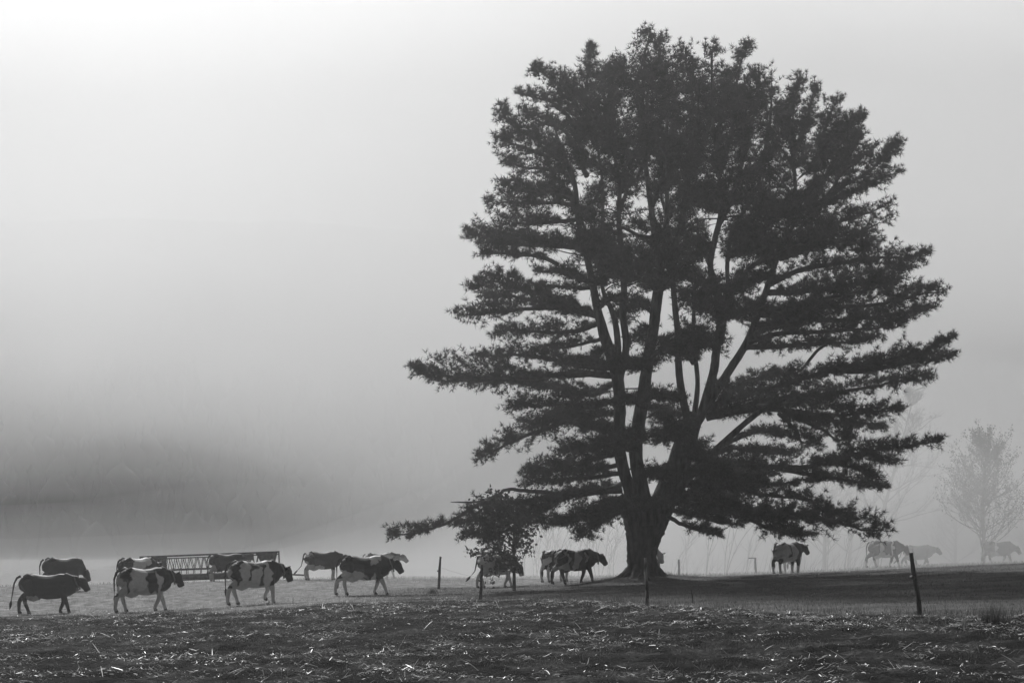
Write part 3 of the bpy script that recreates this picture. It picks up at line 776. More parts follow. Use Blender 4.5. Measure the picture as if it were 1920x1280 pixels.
def bough(idx, pts, d0, d1, mode=''):
    n = len(pts)
    q = smooth_path([(a, b, r, d0 + (d1 - d0) * (i / (n - 1)) ** 0.8) for i, (a, b, r) in enumerate(pts)], 8)
    W = np.array([tp(a, b, d) for a, b, r, d in q])
    rr = np.clip(q[:, 2], 0, None) / PXM
    seg = np.linalg.norm(np.diff(W, axis=0), axis=1); cum = np.concatenate([[0], np.cumsum(seg)]); L = cum[-1]
    # wood runs along the underside of the foliage
    Wd = W.copy(); Wd[:, 2] -= rr * (0.25 if mode != 'u' else 0.0)
    jit = np.cumsum(rng.normal(0, .012, (len(W), 3)), axis=0); jit -= np.linspace(0, 1, len(W))[:, None] * jit[-1]
    Wd += jit
    r0 = np.clip(0.05 + 0.011 * L, .055, .14)
    limb = MB(); limb.tube(Wd, r0 * (1 - cum / L) ** 0.65 + 0.012, n=6)
    # twigs and tufts
    step = 0.085 if mode != 'u' else 0.07
    s = np.arange(0, L, step) + rng.uniform(0, step, len(np.arange(0, L, step)))
    s = np.clip(s, 0, L - 1e-3)
    pos = np.stack([np.interp(s, cum, W[:, k]) for k in range(3)], 1)
    rs = np.interp(s, cum, rr) * (.65 + .75 * vnoise(s * 1.6 + idx * 7.7, np.full(len(s), idx * 3.3), 12))
    T = np.gradient(W, axis=0); T /= np.linalg.norm(T, axis=1)[:, None]
    tn = np.stack([np.interp(s, cum, T[:, k]) for k in range(3)], 1)
    keep = rs > 0.06
    pos, rs, tn, s = pos[keep], rs[keep], tn[keep], s[keep]
    if len(pos):
        rep = {'u': 4, 's': 2}.get(mode, 4)
        pos = np.repeat(pos, rep, 0); rs = np.repeat(rs, rep); tn = np.repeat(tn, rep, 0); m = len(pos)
        # clumping along the bough: some stations are bare, some crowded
        cl = vnoise(np.arange(m) * 0.11 + idx * 31.7, np.full(m, idx * 1.37), 9)
        ok = rng.uniform(0, 1, m) < np.clip(-0.14 + 1.75 * cl, 0.04, 1)
        pos, rs, tn = pos[ok], rs[ok], tn[ok]; m = len(pos)
        if mode == 'u':
            az = rng.uniform(0, 2 * np.pi, m)
            dr = np.stack([np.cos(az), np.sin(az) * 1.25, rng.uniform(.1, 1.0, m)], 1)
            ln = rs * rng.uniform(.4, 1.25, m) + .05
            base = pos + rng.normal(0, 1, (m, 3)) * (rs * .42)[:, None]
        else:
            th = tn.copy(); th[:, 2] *= .5; th /= np.linalg.norm(th, axis=1)[:, None]
            lat = np.stack([-th[:, 1], th[:, 0], np.zeros(m)], 1)
            sd = rng.choice([-1, 1], m)
            A = rng.uniform(.5, 1.45, m)
            dr = th * np.cos(A)[:, None] + lat * (np.sin(A) * sd)[:, None]
            dr[:, 2] += rng.normal(.06, .30, m)
            w = np.clip(1.5 * rs + .3, .4, 1.9)
            ln = w * rng.uniform(.35, 1.0, m)
            base = pos.copy(); base[:, 2] += rs * rng.uniform(-.9, .95, m)
        dr /= np.linalg.norm(dr, axis=1)[:, None]
        end = base + dr * ln[:, None]
        start = base * .6 + pos * .4
        start[:, 2] -= 0.0
        # twig prisms, 3 sides
        side = np.cross(dr, [0, 0, 1.0]); side /= np.linalg.norm(side, axis=1)[:, None] + 1e-9
        upv = np.cross(side, dr)
        tw = 0.009
        ring = []
        for kk in range(3):
            an = kk * 2.094
            o = (side * math.cos(an) + upv * math.sin(an)) * tw
            ring += [start + o, end + o * .35]
        V = np.stack(ring, 1).reshape(-1, 3)
        b6 = np.arange(m)[:, None] * 6
        Q = np.concatenate([b6 + np.array([[0, 2, 3, 1]]), b6 + np.array([[2, 4, 5, 3]]), b6 + np.array([[4, 0, 1, 5]])], 0)
        limb.add(V, Q)
        # tufts along twigs
        nt = np.ceil(ln / 0.20).astype(int) + 1
        ti = np.repeat(np.arange(m), nt)
        fr = np.concatenate([np.linspace(.3 if x > 2 else .6, 1.0, x) for x in nt])
        c = start[ti] + (end - start)[ti] * fr[:, None] + rng.normal(0, .035, (len(ti), 3))
        ax = dr[ti] * (0.8 if mode != 'u' else .5) + np.array([0, 0, .45 if mode != 'u' else .8]) + rng.normal(0, .28, (len(ti), 3))
        sz = TUFT_L * rng.uniform(.6, 1.2, len(ti))
        if mode == 'u':     # leader shoots standing above the crown
            nc = 5
            cp = W[rng.integers(int(len(W) * .8), len(W), nc)] + rng.normal(0, 1, (nc, 3)) * np.array([.16, .16, .05])
            hh = rng.uniform(.2, .42, nc)
            for z in range(nc):
                limb.tube([cp[z], cp[z] + (rng.normal(0, .03), 0, hh[z])], [.02, .012], n=4)
                kk = 4
                c = np.concatenate([c, cp[z] + np.stack([np.zeros(kk), np.zeros(kk), hh[z] * np.array([.35, .65, .95, 1.02])], 1)])
                ax = np.concatenate([ax, np.tile([[0, 0, 1.0]], (kk, 1)) + rng.normal(0, .1, (kk, 3))])
                sz = np.concatenate([sz, TUFT_L * np.array([.5, .5, .65, .75])])
        fol = needles(c, ax, sz)
    lo = limb.build('limb', M_TWIG, pine, smooth=False)
    if len(pos):
        f = mesh_np('needle_foliage', fol[0], fol[1], M_NEEDLE, lo)
        f['kind'] = 'stuff'
        return len(fol[1])
    return 0


def needles(c, ax, sz, K=13, wid=0.012):
    n = len(c)
    ax = ax / (np.linalg.norm(ax, axis=1)[:, None] + 1e-9)
    d = rng.normal(0, 1, (n, K, 3)); d /= np.linalg.norm(d, axis=2)[:, :, None]
    d = d * .85 + ax[:, None, :] * .75
    d /= np.linalg.norm(d, axis=2)[:, :, None] + 1e-9
    l = sz[:, None] * rng.uniform(.7, 1.1, (n, K))
    pv = np.cross(d, rng.normal(0, 1, (n, K, 3))); pv /= np.linalg.norm(pv, axis=2)[:, :, None] + 1e-9
    b = c[:, None, :] + d * (l * .05)[:, :, None]
    t = c[:, None, :] + d * l[:, :, None]
    V = np.stack([b + pv * wid, b - pv * wid, t], 2).reshape(-1, 3)
    Q = np.arange(n * K * 3).reshape(-1, 3)
    return V, Q


# dead lower branches on the stems
for k in range(44):
    st, d0, d1 = STEMS[int(rng.choice([1, 2, 3, 4, 7, 9, 11]))]
    i = int(rng.integers(3, max(4, len(st) - 3)))
    a, b, r = st[i]; d = d0 + (d1 - d0) * i / (len(st) - 1)
    p0 = tp(a, b, d); az = rng.uniform(0, 2 * np.pi); L = rng.uniform(.8, 2.4)
    dv = np.array([math.cos(az), math.sin(az) * .6, rng.uniform(-.15, .45)]) * L
    pts = smooth_path(np.array([p0, p0 + dv * .4 + rng.normal(0, .06, 3), p0 + dv * .7 + rng.normal(0, .08, 3), p0 + dv]), 3)
    mb = MB(); mb.tube(pts, np.linspace(.034, .010, len(pts)), n=5, cap=False)
    for e in range(3):
        j = int(rng.integers(3, len(pts) - 1)); v = dv / L * rng.uniform(.2, .6) + rng.normal(0, .22, 3)
        mb.tube([pts[j], pts[j] + v * .5 + rng.normal(0, .02, 3), pts[j] + v], [.014, .011, .006], n=4, cap=False)
    mb.build('dead_branch', M_TWIG, pine)

ntri = 0
for i, bo in enumerate(BO):
    ntri += bough(i, *bo)


# ------------------------------------------------------------------ cattle
def coat_noise(V, seed):
    return np.stack([vnoise(V[:, 0] * 4.5 + 3.1 * seed, V[:, 2] * 4.5 + V[:, 1] * 2, seed), vnoise(V[:, 0] * 4.5, V[:, 2] * 4.5 - 7.7 * seed + V[:, 1] * 2, seed + 3)], 1) - .5


def cow_body(gait, hx, hz, pitch, lx, tail, udder=1.0, turn=0.0):
    """one continuous skin: closed tubes fused by a voxel remesh"""
    mb = MB()
    S = [(-.80, 1.28, 1.02, .13), (-.72, 1.375, .84, .22), (-.60, 1.385, .74, .27), (-.45, 1.435, .67, .30), (-.22, 1.385, .57, .36), (.05, 1.36, .51, .40),
         (.30, 1.38, .53, .37), (.50, 1.435, .57, .31), (.66, 1.42, .62, .27), (.80, 1.37, .67, .21), (.92, 1.28, .76, .13)]
    pts = [(x * lx, 0, (a + b) / 2) for x, a, b, w in S]
    mb.tube(pts, np.array([((a - b) / 2, w) for x, a, b, w in S]), n=16, up=(0, 0, 1))
    mb.tube([(-.62 * lx, .2, 1.30), (-.50 * lx, .25, 1.36), (-.36 * lx, .2, 1.30)], [.07, .085, .06], n=8)
    mb.tube([(-.62 * lx, -.2, 1.30), (-.50 * lx, -.25, 1.36), (-.36 * lx, -.2, 1.30)], [.07, .085, .06], n=8)
    # neck and head
    c, s_ = math.cos(pitch), math.sin(pitch)
    tx, ty = math.cos(turn), math.sin(turn)
    h0 = np.array([hx * lx, ty * .35, hz])
    fw = np.array([c * tx, c * ty, -s_]); upv = np.array([s_ * tx, s_ * ty, c])
    n0 = np.array([.60 * lx, 0, 1.12]); n1 = n0 * .5 + h0 * .5 + np.array([0, 0, -.07])
    mb.tube([n0, n1, h0 - upv * .07], np.array([(.36, .21), (.27, .15), (.175, .115)]), n=12, up=(0, 0, 1))
    hp = [h0 - fw * .05, h0 + fw * .03, h0 + fw * .14 - upv * .025, h0 + fw * .24 - upv * .03, h0 + fw * .33 - upv * .03, h0 + fw * .41 - upv * .035, h0 + fw * .47 - upv * .04]
    mb.tube(hp, np.array([(.09, .09), (.135, .13), (.17, .135), (.145, .11), (.122, .10), (.12, .108), (.095, .095)]), n=12, up=upv)
    lat = np.cross(upv, fw)
    for sd in (-1, 1):
        e0 = h0 + lat * sd * .09 - upv * .0
        mb.tube([e0, e0 + lat * sd * .10 + upv * .02 - fw * .03, e0 + lat * sd * .20 + upv * .0 - fw * .05], np.array([(.03, .035), (.085, .035), (.025, .015)]), n=8, up=upv)
    # legs
    hoof = []
    for i, sd in enumerate((-1, 1)):
        dx, lf = gait[i]
        P_ = [(.57 * lx, sd * .16, 1.0), (.54 * lx + .1 * dx, sd * .17, .76), (.55 * lx + .5 * dx + .03 + .35 * lf, sd * .15, .43 + .4 * lf), (.55 * lx + dx, sd * .14, .15 + lf), (.57 * lx + dx, sd * .14, .035 + lf)]
        mb.tube(smooth_path(P_, 4), np.interp(np.linspace(0, 4, 17), range(5), [.17, .13, .075, .055, .063]), n=10)
        hoof.append(P_[-1])
    for i, sd in enumerate((-1, 1)):
        dx, lf = gait[2 + i]
        P_ = [(-.55 * lx, sd * .17, 1.12), (-.46 * lx + .15 * dx, sd * .20, .82), (-.72 * lx + .62 * dx, sd * .17, .52 + .3 * lf), (-.69 * lx + dx, sd * .15, .16 + lf), (-.66 * lx + dx, sd * .15, .035 + lf)]
        mb.tube(smooth_path(P_, 4), np.interp(np.linspace(0, 4, 17), range(5), [.24, .185, .080, .058, .063]), n=10)
        hoof.append(P_[-1])
    mb.tube([(-.78 * lx, 0, 1.34)] + tail, np.linspace(.05, .02, len(tail) + 1), n=8)
    if udder:
        mb.tube([(-.62 * lx, 0, .72), (-.52 * lx, 0, .66), (-.38 * lx, 0, .62), (-.22 * lx, 0, .64), (-.12 * lx, 0, .70)], np.array([(.10, .09), (.17, .15), (.19, .17), (.14, .14), (.04, .05)]) * udder, n=10, up=(0, 0, 1))
    raw = mb.build('raw', None)
    m = raw.modifiers.new('r', 'REMESH'); m.mode = 'VOXEL'; m.voxel_size = 0.024; m.use_smooth_shade = True
    sm = raw.modifiers.new('s', 'SMOOTH'); sm.factor = 0.5; sm.iterations = 3
    dg = bpy.context.evaluated_depsgraph_get()
    me = bpy.data.meshes.new_from_object(raw.evaluated_get(dg))
    bpy.data.objects.remove(raw)
    for p in me.polygons: p.use_smooth = True
    return me, hoof, (h0, fw, upv, lat, n0, n1)


def patches(me, base, blobs, seed, sock, lx, dark=0.022, white=0.55):
    n = len(me.vertices); V = np.empty(n * 3, np.float32); me.vertices.foreach_get('co', V); V = V.reshape(-1, 3).astype(float)
    w = coat_noise(V, seed) * .22 + coat_noise(V * 2.3, seed + 9) * .10
    x = V[:, 0] / lx + w[:, 0]; z = V[:, 2] + w[:, 1]
    c = np.full(n, float(base))
    for (bx, bz, rx, rz, val) in blobs:
        ins = np.clip((1 - np.sqrt(((x - bx) / rx) ** 2 + ((z - bz) / rz) ** 2)) * 7 + .5, 0, 1)
        c = c * (1 - ins) + val * ins
    if sock:
        k = np.clip((sock - z) / .05, 0, 1); c = np.maximum(c, k * .85)
    k = np.clip((.05 - V[:, 2]) / .02, 0, 1); c = c * (1 - k)
    col = dark + (white - dark) * c
    a = me.color_attributes.new('coat', 'FLOAT_COLOR', 'POINT')
    rgba = np.ones((n, 4), np.float32); rgba[:, :3] = col[:, None]
    a.data.foreach_set('color', rgba.ravel())


GAIT = {
    'walk1': [(.22, 0), (-.16, .0), (.20, 0), (-.22, 0)],
    'walk2': [(-.20, 0), (.24, .0), (-.28, 0), (.16, 0)],
    'walk3': [(.10, 0), (-.06, .12), (-.24, 0), (.20, 0)],
    'walk4': [(.28, 0), (-.14, 0), (-.30, 0), (.06, 0)],
    'stand': [(.04, 0), (-.03, 0), (.02, 0), (-.10, 0)],
}
TAILS = {
    'hang': [(-.88, 0, 1.26), (-.95, 0, 1.05), (-.95, 0, .75), (-.93, 0, .48)],
    'swing': [(-.90, 0, 1.27), (-.99, .02, 1.08), (-1.05, .03, .72), (-1.10, .05, .42)],
    'loose': [(-.90, 0, 1.25), (-1.00, 0, 1.0), (-1.05, 0, .70), (-1.12, .05, .50)],
    'kick': [(-.88, 0, 1.25), (-.93, 0, 1.0), (-1.00, 0, .70), (-1.22, .05, .45)],
}
HOL = 1.0


def cow(px, d, yaw, sc, gait, head, tail, base, blobs, label, seed, sock=0.0, lx=1.0, dark=.022, white=.55, udder=1.0, collar=True, zoff=0.0, turn=0.0):
    x = (px - 960) / F * d
    g = float(ground_at(x, d)[0]) + float(MOUND(x, d))
    root = empty('cow', (x, d, g + zoff), yaw)
    root.scale = (sc, sc, sc)
    tag(root, label, 'cow', 'dairy cows walking across the field')
    tl = [(a * lx, b, c) for a, b, c in TAILS[tail]]
    me, hoof, (h0, fw, upv, lat, n0, n1) = cow_body(GAIT[gait], head[0] - .05, head[1] - .05, head[2] + .10, lx, tl, udder, turn)
    patches(me, base, blobs, seed, sock, lx, dark, white)
    me.materials.append(M_COAT)
    b = bpy.data.objects.new('body', me); COL.objects.link(b); b.parent = root
    # switch of the tail
    e0 = np.array(tl[-2]); e1 = np.array(tl[-1]); dv = (e1 - e0) / np.linalg.norm(e1 - e0)
    mb = MB(); mb.tube([e1 - dv * .05, e1 + dv * .06, e1 + dv * .16, e1 + dv * .26], [.022, .05, .042, .008], n=7, wob=.12)
    mb.build('tail_switch', M_HOOF, root, smooth=True)
    for (a, bb, c) in hoof:
        mb = MB(); mb.tube([(a - .005, bb, c - .04), (a + .015, bb, c + .0), (a + .0, bb, c + .05)], [.068, .066, .052], n=8)
        mb.build('hoof', M_HOOF, root, smooth=True)
    if collar:
        ctr = n1 * .45 + h0 * .55 - upv * .04
        ax = (h0 - n1) / np.linalg.norm(h0 - n1)
        u = np.array([0, 0, 1.0]); u -= (u @ ax) * ax; u /= np.linalg.norm(u); v = np.cross(ax, u)
        an = np.linspace(0, 2 * np.pi, 19)[:-1]
        mb = MB()
        inner = [ctr + u * math.cos(t) * .21 + v * math.sin(t) * .145 for t in an]
        V = []
        for p_ in inner:
            o = (p_ - ctr) / np.linalg.norm(p_ - ctr) * .012
            V += [p_ - ax * .025 - o, p_ + ax * .025 - o, p_ + ax * .025 + o, p_ - ax * .025 + o]
        Q = []
        for k in range(18):
            a0, a1 = k * 4, ((k + 1) % 18) * 4
            for e in range(4):
                Q.append([a0 + e, a1 + e, a1 + (e + 1) % 4, a0 + (e + 1) % 4])
        mb.add(np.array(V), np.array(Q))
        co = mb.build('collar', M_STRAP, root)
        mb = MB(); mb.box(ctr - u * .26, (.05, .05, .09)); mb.build('collar_tag', M_STRAP, co)
    return root


# (x, z, rx, rz, value) patches; value 1 white, 0 black
cow(86, 51.0, R(0), 1.02, 'walk1', (1.16, 1.27, R(50)), 'swing', 0, [(-.35, .60, .20, .13, .8), (-.6, .45, .12, .1, .3)],
    'plain dark brown cow with pale udder, last of the walking line on the stubble', 1, lx=1.13, dark=.05, white=.4)
cow(116, 63, R(38), 1.04, 'stand', (1.08, .88, R(60)), 'hang', 0, [],
    'dark cow mostly hidden behind the plain brown cow', 2, dark=.05, collar=False)
cow(268, 48.5, R(36), 1.06, 'walk2', (1.18, 1.26, R(56)), 'hang', 0,
    [(-.28, .95, .30, .62, 1), (.40, .90, .10, .42, 1), (-.2, .55, .5, .16, .75), (.02, 1.05, .0, .0, 0), (-.80, .75, .12, .35, .7)],
    'black and white cow with broad white loin, walking behind the cow with belted shoulder', 3, sock=.62)
cow(256, 62, R(50), 1.05, 'stand', (1.1, 1.2, R(50)), 'hang', 0, [(-.1, 1.2, .28, .3, 1), (.35, 1.3, .2, .2, 1)],
    'patched cow half hidden behind the cow with broad white loin', 4, sock=.5, collar=False)
cow(474, 48.5, R(34), 1.05, 'walk3', (1.24, 1.22, R(62)), 'hang', 0,
    [(-.38, 1.15, .13, .55, 1), (.02, .95, .17, .30, 1), (.38, 1.1, .12, .62, 1), (-.25, .62, .32, .2, .8), (-.80, .75, .12, .35, .7)],
    'black and white cow with three white bands, walking in front of the feeder wagon', 5, sock=.6)
cow(681, 55, R(4), 1.07, 'walk4', (1.22, 1.24, R(50)), 'hang', 0,
    [(.40, 1.40, .16, .28, 1), (-.35, .66, .5, .17, .85), (.36, .62, .14, .15, 1), (-.75, .70, .10, .2, .8)],
    'mostly black cow with white saddle patch on the withers, leading the line', 6, sock=.55)
cow(603, 73, R(8), 1.03, 'stand', (1.2, 1.24, R(40)), 'kick', 0, [(-.55, 1.28, .18, .06, 1), (-.3, .62, .4, .15, .8), (-.75, .75, .12, .3, .6)],
    'dark cow with thin white streak on the hip, behind the mostly black cow', 7, sock=.55, collar=False)
cow(712, 80, R(3), 1.03, 'walk1', (1.26, 1.30, R(38)), 'hang', 0, [(-.1, 1.15, .78, .5, .8), (.2, 1.1, .1, .1, 0)],
    'pale backed cow with dark head behind the mostly black cow', 8, sock=.6, collar=False)
cow(424, 73.0, R(12), 1.0, 'stand', (1.12, 1.05, R(50)), 'hang', 0, [(-.7, .6, .2, .2, .5)],
    'dark cow feeding at the slatted feeder wagon', 9, sock=.45, collar=False)
cow(930, 62, R(28), 1.03, 'walk2', (1.16, .98, R(62)), 'kick', 0, [(-.55, .95, .34, .55, .75), (-.1, .60, .5, .16, .7), (.55, .5, .2, .3, .8)],
    'cow with white hindquarters and lowered head behind the little leafy tree', 10, sock=.6, collar=False)
cow(1042, 66, R(48), 1.03, 'stand', (1.2, 1.25, R(45)), 'hang', 0, [(-.35, 1.35, .3, .15, 1), (-.75, .8, .14, .35, 1), (-.2, .75, .2, .2, .8)],
    'patched cow with pale rump overlapped by the cow with striped flank beside the pine', 11, sock=.5, collar=False)
cow(1076, 59, R(22), 1.02, 'walk1', (1.24, 1.20, R(45)), 'hang', 0,
    [(-.42, 1.05, .07, .45, .85), (.0, 1.0, .12, .42, .8), (.42, 1.1, .07, .25, .8), (-.5, .65, .3, .16, .7), (-.8, .8, .1, .3, .7)],
    'black cow with striped white flank walking up to the pine trunk', 12, sock=.0)
cow(1216, 69, R(56), 1.03, 'walk4', (1.24, 1.15, R(58)), 'hang', 0, [(-.1, .9, .3, .4, .8)],
    'cow almost hidden behind the pine trunk with only its head showing', 13, sock=.4, collar=False)
cow(1476, 67, R(40), 1.03, 'stand', (1.26, 1.30, R(40)), 'hang', 0,
    [(-.5, 1.0, .30, .5, .6), (.1, 1.0, .25, .45, .6), (-.1, .6, .5, .15, .7)],
    'pale roan cow seen from behind its hip under the lowest right bough', 14, sock=.4, white=.42, collar=False)
cow(1486, 76, R(65), 1.14, 'stand', (1.15, 1.1, R(45)), 'hang', 0, [],
    'dark cow hidden behind the pale roan cow', 15, collar=False)
cow(1657, 77, R(6), 1.02, 'walk1', (1.22, 1.15, R(55)), 'hang', 0,
    [(-.28, .95, .12, .5, 1), (-.2, .62, .4, .18, 1), (.36, 1.1, .06, .5, 1), (.2, .55, .2, .1, .8)],
    'black and white cow with two thin white bands following the plain black cow', 16, sock=.35, collar=False)
cow(1719, 90, R(4), 1.02, 'walk2', (1.24, 1.26, R(40)), 'kick', 0, [(-.80, 1.0, .06, .3, .6)],
    'plain black cow between the banded cow and the leafing tree', 17, sock=.3, lx=1.05, collar=False)
cow(1871, 90, R(5), 1.04, 'walk1', (1.22, 1.10, R(48)), 'hang', 0, [(-.22, 1.15, .06, .5, 1), (-.3, .6, .3, .14, .6)],
    'black cow with one narrow white girth band under the leafing tree', 18, sock=.3, collar=False)

# ------------------------------------------------------------------ feeder wagon
def rot2(a):
    c, s = math.cos(a), math.sin(a)
    return np.array([[c, -s], [s, c]])


WD = 75.5
wxl, wxr = P(274, 0, WD)[0], P(520, 0, WD)[0]
WL = wxr - wxl
wagon = empty('feeder_wagon', ((wxl + wxr) / 2, WD, float(ground_at((wxl + wxr) / 2, WD)[0]) + .02), 0)
wagon.rotation_euler = (0, R(-2.2), R(2))
tag(wagon, 'long hay feeder wagon with slanted steel bars standing behind the cattle', 'wagon')
HW = 1.15
T1, T0 = 1.42, 0.68


def bar(mb, p, q, r):
    mb.tube([p, q], [r, r], n=6)


for sd in (-1, 1):
    y = sd * HW
    mb = MB(); mb.box((0, y, T1), (WL, .07, .09)); mb.build('top_rail', M_METAL, wagon)
    mb = MB(); mb.box((0, y, T1 - .13), (WL, .05, .05)); mb.build('inner_rail', M_METAL, wagon)
    mb = MB(); mb.box((0, y, T0), (WL, .07, .08)); mb.build('lower_rail', M_METAL, wagon)
    mb = MB(); mb.box((0, y, .27), (WL, .09, .34)); mb.build('side_sill', M_METAL, wagon)
    nb = 15
    for k in range(nb):
        x = -WL / 2 + .95 + (WL - 1.9) * k / (nb - 1)
        for e in (-1, 1):
            mb = MB(); bar(mb, (x + e * .02, y, T0), (x + e * .15, y, T1 - .13), .02); mb.build('slant_bar', M_METAL, wagon)
        mb = MB(); bar(mb, (x, y, .44), (x, y, T0), .02); mb.build('stub_bar', M_METAL, wagon)
for sx in (-1, 1):
    for sd in (-1, 1):
        mb = MB(); mb.box((sx * (WL / 2 - .03), sd * HW, .73), (.07, .075, 1.42)); mb.build('corner_post', M_METAL, wagon)
    for sd in (-1, 1):
        y = sd * (HW + .012)
        x0 = sx * (WL / 2 - .10); x1 = sx * (WL / 2 - .95); x2 = sx * (WL / 2 - (.85 if sx < 0 else .30))
        V = np.array([(x0, y, T1 - .03), (x1, y, T1 - .03), (x2, y, T0), (sx * (WL / 2 - .55), y, T0)])
        V = np.concatenate([V, V - (0, sd * .03, 0)])
        mb = MB(); mb.add(V, [[0, 1, 2, 3], [7, 6, 5, 4], [0, 4, 5, 1], [1, 5, 6, 2], [2, 6, 7, 3], [3, 7, 4, 0]]); mb.build('end_gusset', M_METAL, wagon)
    mb = MB(); mb.box((sx * (WL / 2 - .02), 0, .5), (.05, HW * 2 - .2, .7)); mb.build('end_panel', M_METAL, wagon)
mb = MB(); mb.box((0, 0, .40), (WL - .1, HW * 2 - .1, .06)); mb.build('deck', M_METAL, wagon)
mb = MB(); mb.box((WL / 2 - 1.35, -HW - .03, T1 - .22), (.62, .03, .34)); mb.build('sign_plate', M_METAL, wagon)
for sx in (-1, 1):
    for sd in (-1, 1):
        c = np.array([sx * WL * .32, sd * (HW - .2), .12])
        mb = MB(); mb.tube([c - (0, .1, 0), c - (0, .07, 0), c + (0, .07, 0), c + (0, .1, 0)], [.24, .30, .30, .24], n=18)
        w = mb.build('wheel', M_TYRE, wagon, smooth=True)
        mb = MB(); mb.tube([c - (0, .115, 0), c + (0, .115, 0)], [.15, .15], n=14); mb.build('rim', M_METAL, w)
mb = MB(); bar(mb, (WL / 2, 0, .25), (WL / 2 + 1.5, 0, .12), .05); mb.build('drawbar', M_METAL, wagon)


# ------------------------------------------------------------------ fence posts and wire
def ray_ground(px, py, d0=12.0, d1=110.0):
    ds = np.arange(d0, d1, .1)
    x = (px - 960) / F * ds; z = CAMZ - (py - HZ) / F * ds
    g = ground_at(x, ds)
    i = np.argmax(z <= g)
    return ds[i]


POSTS = [  # base column, base row, top column, top row, depth, radius, material, label
    (822, 1103, 826, 1043, 60, .055, M_POST, 'dark straight fence post joined by wire to the leaning post beside the leafy little tree'),
    (900, 1127, 904, 1058, 48, .05, M_POST, 'slim dark fence post in front of the cow with white hindquarters'),
    (1214, 1140, 1210, 1045, 33.7, .042, M_PALEPOST, 'weathered fence post with pale flaking streaks in front of the pine trunk'),
    (1273, 1080, 1273, 1048, 74, .06, M_POST, 'short fence post standing just past the pine roots'),
    (1417, 1082, 1416, 1045, 76, .06, M_POST, 'fence post with a crossarm at its top beside the pale roan cow'),
    (1727, 1158, 1708, 1036, 26, .043, M_POST, 'black leaning fence post with an insulator at the lawn edge'),
    (1719, 1066, 1711, 1028, 84, .075, M_POST, 'leaning grey fence post beside the plain black cow'),
    (1299, 1138, 1297, 1105, 36, .018, M_POST, 'thin short stake on the mown lawn'),
]
tops = []
for (bx, by, ux, uy, d, r, mt, lab) in POSTS:
    x = (bx - 960) / F * d
    g = float(ground_at(x, d)[0])
    root = empty('fence_post', (x, d, g)); tag(root, lab, 'post', 'fence posts round the lawn')
    top = P(ux, uy, d) - np.array([x, d, g])
    q = smooth_path(np.array([(0, 0, -.25), (top[0] * .3 + .008, .005, top[2] * .3), (top[0] * .7 - .006, 0, top[2] * .7), top]), 4)
    mb = MB(); mb.tube(q, np.linspace(r * 1.12, r * .82, len(q)), n=9, wob=.07)
    mb.build('shaft', mt, root, smooth=True)
    tops.append(np.array([x, d, g]) + top)
    if bx == 1417:
        mb = MB(); mb.box((top[0] - .16, -.02, top[2] - .02), (.40, .05, .06)); mb.build('crossarm', M_POST, root)
    if bx in (1727, 822, 900):
        zz = top[2] * (.62 if bx == 1727 else .55); xx = top[0] * zz / top[2]
        mb = MB(); mb.tube([(xx - .02, -.02, zz), (xx - .07, -.05, zz + .01), (xx - .10, -.06, zz + .01)], [.035, .04, .022], n=8)
        mb.build('insulator', M_METAL, root, smooth=True)


def wire(a, b, lab, sag=.05):
    t = np.linspace(0, 1, 13)[:, None]
    p = a * (1 - t) + b * t; p[:, 2] -= sag * 4 * (t * (1 - t))[:, 0]
    mb = MB(); mb.tube(p, [.0025] * 13, n=5)
    tag(mb.build('fence_wire', M_WIRE), lab, 'wire', 'fence wires')


wire(tops[0] - (0, 0, .45), tops[1] - (0, 0, .45), 'thin fence wire strung from the straight post to the slim dark post')
wire(tops[1] - (0, 0, .45), tops[2] - (0, 0, .45), 'thin fence wire strung from the slim dark post to the pale streaked post')
wire(tops[2] - (0, 0, .45), tops[5] - (0, 0, .45), 'thin fence wire strung from the pale streaked post to the black leaning post')


# ------------------------------------------------------------------ small broadleaved tree, bare saplings, far trees
def branch(mb, p, d, L, r, lev, tips, n=5, up=.15, spread=.6, kids=3):
    m = 4
    pts = [p]; dd = d.copy()
    for k in range(m):
        dd = dd + rng.normal(0, .10, 3) + np.array([0, 0, up * .25]); dd /= np.linalg.norm(dd)
        pts.append(pts[-1] + dd * L / m)
    mb.tube(pts, np.linspace(r, r * .45, m + 1), n=n if lev > 1 else 4, cap=False)
    tips.append((pts[-1], dd)); tips.append((pts[-2], dd))
    if lev == 0: return
    for k in range(kids):
        f = rng.uniform(.3, 1.0)
        i = min(m - 1, int(f * m)); b = np.array(pts[i]) * (1 - (f * m - i)) + np.array(pts[i + 1]) * (f * m - i)
        nd = dd + rng.normal(0, spread, 3) + np.array([0, 0, up]); nd /= np.linalg.norm(nd)
        branch(mb, b, nd, L * rng.uniform(.5, .75), r * .5, lev - 1, tips, n, up, spread, kids)


def leaves(tips, per, size, jit):
    c = []; 
    for (p, d) in tips:
        c.append(p + rng.normal(0, jit, (per, 3)))
    c = np.concatenate(c); n = len(c)
    d = rng.normal(0, 1, (n, 3)); d /= np.linalg.norm(d, axis=1)[:, None]
    w = np.cross(d, rng.normal(0, 1, (n, 3))); w /= np.linalg.norm(w, axis=1)[:, None]
    nn = np.cross(d, w)
    l = size * rng.uniform(.6, 1.15, n)[:, None]
    a = c; b = c + d * l * .5 + w * l * .32 + nn * l * .08; e = c + d * l - nn * l * .1; f = c + d * l * .5 - w * l * .32 + nn * l * .08
    V = np.stack([a, b, e, f], 1).reshape(-1, 3)
    return V, np.arange(n * 4).reshape(-1, 4)


def set_tree(name, x, y, lab, cat, group=None, z=None):
    g = float(ground_at(x, y)[0]) if z is None else z
    o = empty(name, (x, y, g)); tag(o, lab, cat, group); return o


